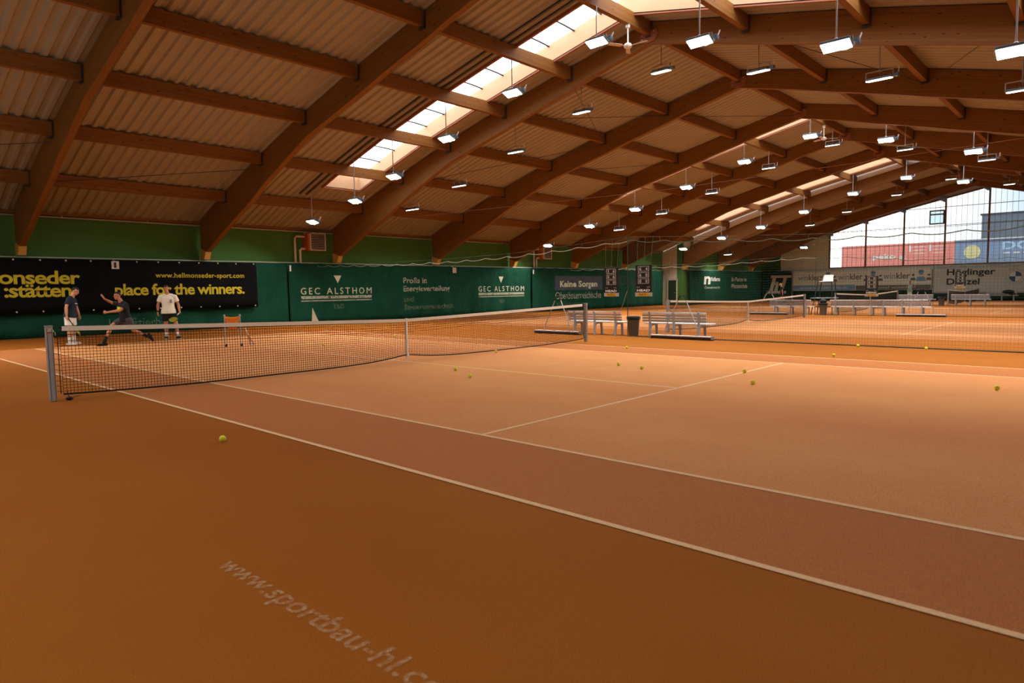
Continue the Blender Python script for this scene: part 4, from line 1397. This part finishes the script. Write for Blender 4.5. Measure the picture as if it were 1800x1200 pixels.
for i, (p, a, lb) in enumerate([((8.50, 2.72, 0), -.04, 'drag brush with A-shaped handle lying behind the right end of the foreground net'),
                                ((8.50, -1.84, 0), -.03, 'white topped drag brush with A-shaped handle before the right near bench'),
                                ((25.95, 2.55, 0), 0, 'drag brush lying beyond the second net, left of the umpire chair'),
                                ((25.9, -4.4, 0), 0, 'drag brush with A-shaped handle right of the far benches')]):
    if i == 0:
        br_.location = p; br_.rotation_euler = (0, 0, a); br_['label'] = lb; br_['group'] = 'court drag brushes'
    else:
        dup(br_, p, a, lb)

# ------------------------------------------------------------------ umpire chair
t = thing('umpire_chair', 'tall dark tubular umpire chair with a white seat beside the second net', 'umpire chair', (27.35, .12, 0))
L = [((.5, .62), (.30, .36)), ((.5, -.42), (.30, -.30)), ((-.42, .62), (-.22, .36)), ((-.42, -.42), (-.22, -.30))]
for (x0, y0), (x1, y1) in L:
    b = MB(); b.tube([(x0, y0, 0), (x1, y1, 1.66)], .022, 8); b.done('leg', M_BLK, t)
b = MB(); b.box((.03, .12, .84), (.75, 1.15, .035)); b.done('platform', M_BENCHG, t)
for z in (.38, 1.2):
    k = z / 1.66
    b = MB()
    q = [V((x0 + (x1 - x0) * k, y0 + (y1 - y0) * k, z)) for (x0, y0), (x1, y1) in L]
    for i, j in ((0, 1), (1, 3), (3, 2), (2, 0)): b.tube([q[i], q[j]], .016, 6)
    b.done('rung', M_BLK, t)
b = MB()
for s in (-.38, .40): b.tube([(-.2, s, 1.68), (-.2, s, 1.90), (.3, s, 1.93)], .016, 6)
b.done('armrest', M_BLK, t)
b = MB(); b.box((.04, .03, 1.69), (.46, .56, .04)); bevel(b.done('seat', M_WHITE, t), .015)
b = MB(); b.prism([(.24, .30, 1.70), (.24, -.25, 1.70), (.36, -.20, 2.02), (.36, .25, 2.02)], (.03, 0, .0)); bevel(b.done('backrest', M_WHITE, t), .01)

# ------------------------------------------------------------------ tennis balls
def make_ball():
    b = MB(); b.sphere((0, 0, .033), .033, 3); o = b.done('tennis_ball', M_BALL, None, True)
    b = MB()
    pts = []
    for k in range(33):
        a = 2 * PI * k / 32
        c_, s_ = math.cos(a), math.sin(a)
        p = V((c_ * .75 + .25 * math.cos(3 * a), s_ * .75 - .25 * math.sin(3 * a), .9 * math.sin(2 * a))).normalized() * .0332
        pts.append(p + V((0, 0, .033)))
    b.tube(pts, .0016, 5); b.done('seam', M_SEAM, o, True)
    return o
ball = make_ball()
BALLS = [(-6.0, -4.58, 'yellow tennis ball nearest the camera, on the orange carpet at left'), (-.53, -2.1, 'tennis ball left of the service line centre, the farther of that pair'),
         (-1.04, -3.02, 'tennis ball in the near left service box, the closer of that pair'), (2.5, -.22, 'tennis ball lying right at the foot of the foreground net'),
         (5.08, -2.22, 'tennis ball in the red alley near the right end of the net'), (1.9, -4.09, 'left tennis ball of the pair in the right service box'),
         (1.68, -4.74, 'right tennis ball of the pair in the right service box'), (2.23, -6.45, 'tennis ball touching the service line, the farther of two'),
         (.98, -7.12, 'tennis ball just in front of the service line, the nearer of two'), (5.84, -6.8, 'tennis ball beyond the right sideline, before the dividing net'),
         (8.5, -6.54, 'tennis ball at the foot of the dividing net, the left one'), (8.5, -7.96, 'tennis ball at the foot of the dividing net, the right one'),
         (2.42, -9.98, 'tennis ball alone at the far right edge of the picture'), (1.25, 5.3, 'tennis ball beyond the net, right of the orange ball cart'), (4.65, 6.54, 'tennis ball beyond the net, left of the centre strap')]
for i, (x, y, lb) in enumerate(BALLS):
    o = ball
    if i:
        o = ball.copy(); C.objects.link(o)
        for ch in ball.children:
            d = ch.copy(); C.objects.link(d); d.parent = o
    o.location = (x, y, .004)
    o.rotation_euler = (0, 0, random.random() * 6)
    tag(o, lb, 'ball', 'tennis balls scattered on the court')

# ------------------------------------------------------------------ ball cart
t = thing('ball_cart', 'ball cart with an orange fabric hopper on thin metal legs beyond the net', 'ball cart', (-.26, 7.62, 0), -.43)
hw = .205
for x, y in ((-hw, -hw), (hw, -hw), (-hw, hw), (hw, hw)):
    b = MB(); b.tube([(x, y, .46), (x, y, .88)], .012, 8); b.lathe((x, y, .86), [(.02, 0), (.024, .02), (.02, .045)], 10); b.done('post', M_GALV, t)
    b = MB(); b.tube([(x, y, .05), (x, y, .46)], .010, 8); b.lathe((x, y, .43), [(.026, 0), (.03, .03), (.026, .07)], 10); lg = b.done('leg', M_GALV, t)
    b = MB(); b.sphere((x + .015, y, .032), (.034, .018, .032), 2); b.done('castor', M_BLK, lg, True)
b = MB()
n = 12
def hop(x, y, k):
    r = 1 - k * .80 if k > 0 else 1
    return V((x * (1 - .55 * k), y * (1 - .55 * k), .86 - .06 * (1 - (x * x + y * y) / (2 * hw * hw)) * (1 - k) - .40 * k))
ring = []
for s in range(4 * n):
    e, f = divmod(s, n)
    a = -hw + 2 * hw * f / n
    ring.append([(a, -hw), (hw, a), (-a, hw), (-hw, -a)][e])
rows_ = [[b.bm.verts.new(hop(x, y, k / 6)) for x, y in ring] for k in range(7)]
for A, B in zip(rows_, rows_[1:]):
    for i in range(len(ring)):
        b.face([A[i], A[(i + 1) % len(ring)], B[(i + 1) % len(ring)], B[i]])
b.face(rows_[-1])
hp = b.done('hopper', M_ORANGE, t, True)
m_ = hp.modifiers.new('solid', 'SOLIDIFY'); m_.thickness = .006
b = MB()
for s in (-1, 1): b.tube([(s * hw, -hw, .86), (s * .03, -hw * .98, .60), (0, -hw * .8, .54)], .005, 5)
b.done('strap', M_SAND, hp)
b = MB()
for s in (-1, 1): b.tube([(-hw, s * hw, .47), (hw, s * hw, .47)], .008, 6); b.tube([(s * hw, -hw, .47), (s * hw, hw, .47)], .008, 6)
b.done('lower_frame', M_GALV, t)

# ------------------------------------------------------------------ rackets
def racket(name, label, grip, d, nrm, m_frame, m_str, m_grip, cat='racket'):
    """grip = butt end, d = direction to the head, nrm = face normal"""
    grip, d, nrm = V(grip), V(d).normalized(), V(nrm)
    nrm = (nrm - d * nrm.dot(d)).normalized()
    s = d.cross(nrm).normalized()
    t = thing(name, label, cat, grip)
    hc = grip + d * .52
    ell = lambda a, k=1.0: hc + d * (.165 * k * math.cos(a)) + s * (.128 * k * math.sin(a))
    b = MB()
    b.tube([ell(2 * PI * k / 32) for k in range(33)], .010, 8)
    for q in (-1, 1): b.tube([ell(PI - q * .55), grip + d * .27 + s * (q * .02), grip + d * .2 + s * q * .008], .009, 8)
    b.done('frame', m_frame, t, True, org=grip)
    b = MB()
    for k in range(-8, 9):
        u = k / 9
        w = math.sqrt(1 - u * u)
        b.bar(hc + s * (.128 * u) - d * (.165 * w), hc + s * (.128 * u) + d * (.165 * w), .002)
        b.bar(hc + d * (.165 * u) - s * (.128 * w), hc + d * (.165 * u) + s * (.128 * w), .002)
    b.done('strings', m_str, t, org=grip)
    b = MB(); b.loft([grip, grip + d * .1, grip + d * .2], [.017, .015, .014], side=s, n=8); b.done('grip', m_grip, t, True, org=grip)
    return t
racket('tennis_racket', 'dark red racket leaning against the ball cart with its tip on the floor', (.02, 7.42, .50), (.15, -.02, -.42), (.6, -.7, .35), M_RED, M_GALV, M_WHITE)

# ------------------------------------------------------------------ people
RH = V((r0.x, r0.y, 0)).normalized()      # across the view
FH = V((-RH.y, RH.x, 0))                  # away from the camera
def remesh(o, voxel, smooth=4, fac=.5):
    m = o.modifiers.new('r', 'REMESH'); m.mode = 'VOXEL'; m.voxel_size = voxel
    s_ = o.modifiers.new('s', 'SMOOTH'); s_.factor = fac; s_.iterations = smooth
    me = eval_mesh(o)
    o.modifiers.clear()
    old = o.data
    o.data = me
    bpy.data.meshes.remove(old)
    for p in me.polygons:
        p.use_smooth = True
    return o

def basis(fwd, up=(0, 0, 1)):
    f = V(fwd).normalized()
    r = f.cross(V(up)).normalized()
    return r, f, r.cross(f).normalized()       # right, forward, up

def frame(base):
    fh = V((base[0] - CX, base[1] - CY, 0)).normalized()
    return V((fh.y, -fh.x, 0)), fh, fh.dot(FH)

def make_person(label, base, J, look, colours, hands=({}, {}), shirt_mark=None, build=1.0, hair='short', fine=True, longsock=False, sock=.17):
    """J: joints as (a,b,z): a across the view, b away from the camera, z up, relative to base"""
    t = thing('person', label, 'person', (base[0], base[1], 0))
    RH, FH, cs = frame(base)
    P = {k: RH * (v[0] * cs) + FH * v[1] + V((0, 0, v[2])) for k, v in J.items()}
    D = lambda v: (RH * v[0] + FH * v[1] + V((0, 0, v[2]))).normalized()
    skin, hairm, shirt, shorts, sockm, shoem, solem = colours
    B = build
    sh = (P['shR'] - P['shL']).normalized()          # person's left to right
    hp = (P['hipR'] - P['hipL']).normalized()
    pel = (P['hipL'] + P['hipR']) / 2
    for S in 'LR':
        P['sh' + S] = P['sh' + S] - V((0, 0, .03))
    chest = (P['shL'] + P['shR']) / 2 + V((0, 0, .015))
    for S in 'LR':
        P['sh' + S] = P['sh' + S].lerp(chest, .06)
    axis = (chest - pel).normalized()
    mid = lambda k: pel.lerp(chest, k)
    sd = lambda k: hp.lerp(sh, k)
    neck0, head = chest + axis * .045, P['head']
    hr, hf, hu = basis(D(look[0]), D(look[1]))
    body = MB()
    torso_k = [-.18, 0, .22, .45, .7, .9, 1.02]
    tw = [.125, .168, .158, .150, .165, .158, .085]
    td = [.10, .118, .112, .110, .118, .095, .06]
    def torso(b, ks, ex, n=16):
        pts = [mid(k) for k in ks]
        idx = [torso_k.index(k) for k in ks]
        b.loft(pts, [(tw[i] * B + ex, td[i] * B + ex) for i in idx], side=[sd(max(0, min(1, k))) for k in ks], n=n)
    torso(body, torso_k, 0)
    for S in 'LR':
        body.loft([neck0.lerp(head, .25), chest.lerp(P['sh' + S], .5) + axis * .035, P['sh' + S].lerp(chest, .1)], [.040, .046 * B, .046 * B], side=axis, n=12)
    body.loft([chest - axis * .02, neck0 + (head - neck0) * .35, head - hu * .05 - hf * .01], [.070 * B, .062, .058], side=hr, n=12)
    # head: skull, jaw, nose, ears, brow
    HM = Matrix((hr, hf, hu)).transposed()
    body.sphere(head + hu * .025 - hf * .012, (.075, .094, .094), 3, HM)
    body.sphere(head - hu * .045 + hf * .022, (.058, .068, .068), 3, HM)
    body.sphere(head - hu * .092 + hf * .052, (.030, .026, .022), 2, HM)
    body.loft([head + hu * .022 + hf * .080, head - hu * .008 + hf * .104, head - hu * .022 + hf * .100], [.010, .013, .012], side=hr, n=8)
    body.sphere(head + hu * .036 + hf * .074, (.050, .014, .010), 2, HM)
    body.sphere(head - hu * .052 + hf * .086, (.024, .010, .009), 2, HM)
    for s in (-1, 1):
        body.sphere(head + hr * (s * .077) - hu * .004 - hf * .006, (.010, .020, .032), 2, HM)
    # limbs
    for S in 'LR':
        s = 1 if S == 'R' else -1
        sho, elb, wri = P['sh' + S], P['el' + S], P['wr' + S]
        body.loft([sho.lerp(chest, .25), sho, sho.lerp(elb, .35), sho.lerp(elb, .8), elb, elb.lerp(wri, .3), elb.lerp(wri, .75), wri],
                  [.056 * B, .056 * B, .052 * B, .043 * B, .041 * B, .043 * B, .032 * B, (.029, .023)], side=(.3, .5, .8), n=12)
        h = hands[0] if S == 'L' else hands[1]
        hd = D(h.get('dir', (J['wr' + S][0] - J['el' + S][0], J['wr' + S][1] - J['el' + S][1], J['wr' + S][2] - J['el' + S][2])))
        pn = D(h.get('palm', (0, 0, -1)))                 # the way the palm faces
        pn = (pn - hd * pn.dot(hd)).normalized()
        ks = hd.cross(pn) * h.get('thumb', 1)             # towards the thumb side
        curl = h.get('curl', .35)
        body.loft([wri - hd * .01, wri + hd * .03, wri + hd * .065, wri + hd * .088], [(.029, .020), (.037, .017), (.043, .016), (.041, .013)], side=ks, n=12)
        for i, L in enumerate((.074, .083, .078, .062)):
            q = wri + hd * (.084 - .004 * abs(i - 1.2)) + ks * (.031 - .0205 * i)
            spread = ks * ((1.3 - i) * h.get('spread', .10))
            d1 = (hd * math.cos(curl) + pn * math.sin(curl) + spread).normalized()
            d2 = (hd * math.cos(curl * 2.1) + pn * math.sin(curl * 2.1) + spread).normalized()
            d3 = (hd * math.cos(curl * 2.9) + pn * math.sin(curl * 2.9)).normalized()
            p1 = q + d1 * L * .45; p2 = p1 + d2 * L * .32
            body.loft([q - hd * .012, q, p1, p2, p2 + d3 * L * .22], [.0095, .0095, .0088, .0080, .0070], side=ks, n=8)
        tq = wri + hd * .028 + ks * .030
        t1 = (hd * .62 + ks * .72 + pn * .25).normalized()
        t2 = (hd * .86 + ks * .25 + pn * (.25 + curl * .5)).normalized()
        body.loft([tq - t1 * .015, tq + t1 * .02, tq + t1 * .042, tq + t1 * .042 + t2 * .030], [.014, .0125, .0105, .0085], side=pn, n=8)
        hip, kn, an = P['hip' + S], P['kn' + S], P['an' + S]
        body.loft([hip + axis * .03, hip - axis * .02, hip.lerp(kn, .3), hip.lerp(kn, .75), kn, kn.lerp(an, .18), kn.lerp(an, .38), kn.lerp(an, .8), an],
                  [.088 * B, .095 * B, .085 * B, .064 * B, .055 * B, .056 * B, .060 * B, .040 * B, .037 * B], side=hp, n=14)
    bo = remesh(body.done('body', skin, t), .0075 if fine else .011, 3)
    # eyes
    for s in (-1, 1):
        b = MB(); b.sphere(head + hr * (s * .031) + hu * .018 + hf * .080, .0095, 2); b.done('eye', M_DARKP, t, True)
    # hair
    if hair:
        b = MB()
        b.sphere((0, 0, 0), 1.0, 4)
        for v in b.bm.verts:
            c = v.co.copy()
            top = 1.0 if hair != 'long' else 1.06
            hairline = .42 if c.y > .1 else (-.15 if c.y > -.35 else -.55)
            low = c.z < hairline + (.12 * math.sin(c.x * 9) if c.y > .1 else 0)
            k = .80 if low else (1.055 + .05 * max(0, c.z) + .012 * math.sin(c.x * 23 + c.y * 17) + (.07 if hair == 'quiff' and c.y > .35 else 0)) * top
            v.co = head + hu * .027 - hf * .013 + HM @ V((c.x * .075 * k, c.y * .094 * k, c.z * .094 * k))
        b.done('hair', hairm, t, True)
    # shirt with sleeves
    b = MB()
    torso(b, [0, .22, .45, .7, .9, 1.02], .026)
    for S in 'LR':
        b.loft([neck0.lerp(head, .10), chest.lerp(P['sh' + S], .5) + axis * .035, P['sh' + S].lerp(chest, .1)], [.050, .062 * B, .064 * B], side=axis, n=12)
    b.loft([mid(-.10), mid(.05), mid(.3)], [(tw[1] * B + .052, td[1] * B + .050), (tw[1] * B + .046, td[1] * B + .044), (tw[2] * B + .026, td[2] * B + .028)], side=sd(0), n=16, round_=False)
    for S in 'LR':
        sho, elb = P['sh' + S], P['el' + S]
        b.loft([sho.lerp(chest, .25), sho, sho.lerp(elb, .35), sho.lerp(elb, .62)], [.074 * B, .073 * B, .071 * B, .072 * B], side=(.3, .5, .8), n=14, round_=False)
    so = remesh(b.done('shirt', shirt, t), .010 if fine else .014, 3)
    if shirt_mark:
        w, hgt, dx, m, kk = shirt_mark
        fr_ = sh.cross(axis).normalized()
        if fr_.dot(D(look[0])) < 0: fr_ = -fr_
        c = mid(kk) + sh * dx + fr_ * (td[4] * B + .022)
        b = MB()
        n_ = 6
        for i in range(n_):
            x0_, x1_ = -w / 2 + w * i / n_, -w / 2 + w * (i + 1) / n_
            bend = lambda x: -fr_ * (1.5 * (x + dx) ** 2 - 1.5 * dx * dx)
            b.poly([c + sh * x0_ - axis * hgt / 2 + bend(x0_) + fr_ * .01, c + sh * x1_ - axis * hgt / 2 + bend(x1_) + fr_ * .01, c + sh * x1_ + axis * hgt / 2 + bend(x1_) + fr_ * .01, c + sh * x0_ + axis * hgt / 2 + bend(x0_) + fr_ * .01])
        b.done('shirt_print', m, so)
    # shorts
    b = MB()
    torso(b, [-.18, 0], .022)
    for S in 'LR':
        hip, kn = P['hip' + S], P['kn' + S]
        b.loft([hip + axis * .05, hip, hip.lerp(kn, .4), hip.lerp(kn, .74)], [.108 * B, .115 * B, .108 * B, .104 * B], side=hp, n=14, round_=False)
    remesh(b.done('shorts', shorts, t), .010 if fine else .014, 3)
    # socks and shoes
    for S in 'LR':
        kn, an = P['kn' + S], P['an' + S]
        up = (kn - an).normalized()
        b = MB(); b.loft([an - up * .02, an + up * sock * .5, an + up * sock], [.044 * B, .045 * B, .050 * B], side=hp, n=12, round_=False)
        b.done('sock', sockm, t, True)
        fd = D(J['ft' + S]) if isinstance(J['ft' + S], (tuple, list)) else V((1, 0, 0))
        rr, ff, uu = basis(fd, up if abs(fd.dot(up)) < .9 else (0, 0, 1))
        b = MB()
        h0 = an - uu * .052
        b.loft([h0 - ff * .065, h0 - ff * .03, h0 + ff * .05, h0 + ff * .12, h0 + ff * .175], [(.034, .036), (.040, .046), (.044, .042), (.048, .034), (.034, .024)], side=rr, n=14)
        b.loft([an + up * .03, an - uu * .04], [.047, .05], side=rr, n=12, round_=False)
        sho_ = remesh(b.done('shoe', shoem, t), .009, 3)
        b = MB()
        b.loft([h0 - ff * .068 - uu * .036, h0 + ff * .05 - uu * .034, h0 + ff * .13 - uu * .026, h0 + ff * .19 - uu * .018], [(.036, .011), (.044, .011), (.048, .011), (.030, .010)], side=rr, n=12)
        b.done('sole', solem, sho_, True)
    return t, P, V((base[0], base[1], 0))

def shift(J, da, db=0):
    return {k: (v[0] + da, v[1] + db, v[2]) if not k.startswith('ft') else v for k, v in J.items()}

M_SOLE = mat('white_sole', (.72, .70, .62, 1), .6)
# 1: standing at left, stooped, looking down to the right, racket in his near hand
p1, P1_, o1 = make_person('person in navy shirt and white shorts standing at left, stooping, racket in hand', (-2.95, 12.83), {
    'head': (.195, -.02, 1.655), 'shL': (.125, .20, 1.42), 'shR': (-.035, -.19, 1.45), 'elL': (.215, .22, 1.08), 'elR': (-.125, -.25, 1.15), 'wrL': (.265, .19, .90), 'wrR': (-.125, -.26, .90),
    'hipL': (.03, .095, .90), 'hipR': (-.07, -.085, .90), 'knL': (.05, .13, .49), 'knR': (-.08, -.10, .49), 'anL': (.055, .14, .085), 'anR': (-.085, -.11, .085), 'ftL': (.9, .25, 0), 'ftR': (.85, -.42, 0)},
    ((.78, -.34, -.42), (.42, -.15, .9)), (M_SKIN1, M_HAIRB, M_NAVYC, M_WHITEC, M_WHITEC, M_WHITEC, M_SOLE),
    ({'palm': (-.6, -.6, 0), 'curl': .4, 'thumb': 1}, {'palm': (.6, .7, 0), 'curl': 1.0, 'thumb': -1}), (.17, .028, .0, M_WHITEC, .74), 1.06, 'quiff', True, sock=.16)
RH, FH, _ = frame(o1)
gp = o1 + P1_['wrR'] + V((0, 0, -.04)) + RH * .012
racket('tennis_racket', 'racket held head down by the person in white shorts at left', gp + V((0, 0, .03)) - RH * .01, RH * .30 - FH * .10 + V((0, 0, -.55)), FH * .35 + RH * .9 + V((0, 0, .4)), M_BLK, M_STRING, M_BLK)

# 2: lunging to the left in mid-swing
p2, P2_, o2 = make_person('person in black shirt and grey shorts lunging to the left with both arms forward', (-2.02, 11.14), {
    'head': (-.105, -.06, 1.49), 'shL': (.14, -.19, 1.245), 'shR': (-.13, .12, 1.285), 'elL': (-.07, -.30, 1.05), 'elR': (-.24, .22, 1.275), 'wrL': (-.385, -.26, 1.01), 'wrR': (-.445, .10, 1.41),
    'hipL': (.14, -.12, .775), 'hipR': (.03, .10, .775), 'knL': (.27, -.05, .43), 'knR': (-.29, .05, .60), 'anL': (.66, .12, .215), 'anR': (-.515, -.05, .10), 'ftL': (.36, .05, -.72), 'ftR': (-.95, -.28, -.06)},
    ((-.80, -.58, -.08), (0, 0, 1)), (M_SKIN2, M_HAIRB, M_BLACKC, M_GREYC, M_BLACKC, M_BLACKC, M_BLK),
    ({'palm': (.1, .8, .1), 'curl': 1.05, 'thumb': -1}, {'dir': (-.42, .05, .8), 'palm': (-.6, -.4, -.3), 'curl': .12, 'spread': .2, 'thumb': 1}), (.13, .12, -.01, M_LIME, .74), 1.0, 'quiff', True, sock=.19)

# 3: standing facing the camera with a yellow-strung racket
p3, P3_, o3 = make_person('person in cream shirt and black shorts facing the camera, yellow strung racket in hand', (.05, 12.72), {
    'head': (-.19, -.04, 1.705), 'shL': (.075, 0, 1.465), 'shR': (-.385, 0, 1.465), 'elL': (.16, .02, 1.165), 'elR': (-.46, .02, 1.17), 'wrL': (.185, -.08, .935), 'wrR': (-.475, -.03, .925),
    'hipL': (-.055, 0, .92), 'hipR': (-.245, 0, .92), 'knL': (.065, -.03, .495), 'knR': (-.245, -.03, .495), 'anL': (.10, 0, .085), 'anR': (-.25, 0, .085), 'ftL': (.45, -.85, 0), 'ftR': (-.28, -.92, 0)},
    ((-.12, -.98, -.12), (0, 0, 1)), (M_SKIN2, M_HAIRR, M_CREAMC, M_BLACKC, M_WHITEC, M_BLACKC, M_SOLE),
    ({'palm': (-.8, -.3, 0), 'curl': 1.0, 'thumb': 1}, {'palm': (.8, .5, 0), 'curl': .35, 'thumb': -1}), (.07, .12, -.09, mat('grey_shirt_print', (.25, .28, .36, 1), .8), .68), 1.09, 'short', True, sock=.17)
RH, FH, _ = frame(o3)
gp = o3 + P3_['wrL'] + V((0, 0, -.055)) - RH * .01
racket('tennis_racket', 'yellow strung racket held by the person in the cream shirt', gp + RH * .03 + V((0, 0, .035)) + FH * .03, -RH * .20 - FH * .36 - V((0, 0, .22)), FH * .55 + RH * .05 - V((0, 0, .8)), M_BLK, mat('racket_strings_yellow', (.75, .62, .02, 1), .6), M_WHITE)
b = MB(); w_ = P3_['wrR'] + o3
b.lathe((0, 0, -.02), [(.036, 0), (.039, .005), (.039, .035), (.036, .04)], 14)
wb_ = b.done('wristband', M_BLACKC, p3, True); wb_.location = P3_['wrR'] + V((0, 0, .03))

# far figures
make_person('distant person in black walking left, beyond the second net', (48.4, 10.35), {
    'head': (-.13, -.02, 1.60), 'shL': (-.02, -.19, 1.36), 'shR': (-.02, .19, 1.36), 'elL': (.06, -.24, 1.07), 'elR': (-.10, .24, 1.08), 'wrL': (.10, -.24, .83), 'wrR': (-.26, .2, .90),
    'hipL': (.05, -.09, .88), 'hipR': (.05, .09, .88), 'knL': (-.10, -.10, .49), 'knR': (.14, .1, .47), 'anL': (-.20, -.10, .09), 'anR': (.34, .1, .13), 'ftL': (-1, 0, 0), 'ftR': (-.9, 0, -.35)},
    ((-1, -.1, -.25), (0, 0, 1)), (M_SKIN1, M_HAIRB, M_BLACKC, M_BLACKC, M_BLACKC, M_BLACKC, M_BLK), ({}, {}), None, 1.0, None, False)
pf, Pf, of = make_person('distant person in mint shirt and white shorts playing before the gable banners', (58.4, 2.9), {
    'head': (0, -.03, 1.62), 'shL': (.18, -.05, 1.38), 'shR': (-.18, .05, 1.36), 'elL': (.36, -.16, 1.20), 'elR': (-.25, -.10, 1.08), 'wrL': (.52, -.30, 1.22), 'wrR': (-.06, -.25, .95),
    'hipL': (.08, 0, .86), 'hipR': (-.10, 0, .86), 'knL': (.17, -.12, .47), 'knR': (-.20, -.1, .48), 'anL': (.12, .06, .09), 'anR': (-.30, .1, .09), 'ftL': (.4, -.9, 0), 'ftR': (-.6, -.8, 0)},
    ((.35, -.9, -.1), (0, 0, 1)), (M_SKIN1, M_HAIRR, M_MINT, M_WHITEC, M_WHITEC, M_WHITEC, M_SOLE), ({'curl': 1.0}, {}), None, 1.0, 'short', False)
racket('tennis_racket', 'pale racket held up by the distant person in the mint shirt', of + Pf['wrL'] + RH * .06 - FH * .05 - V((0, 0, .06)), RH * .18 + V((0, 0, .6)), FH, M_WHITE, M_WHITE, M_WHITE)
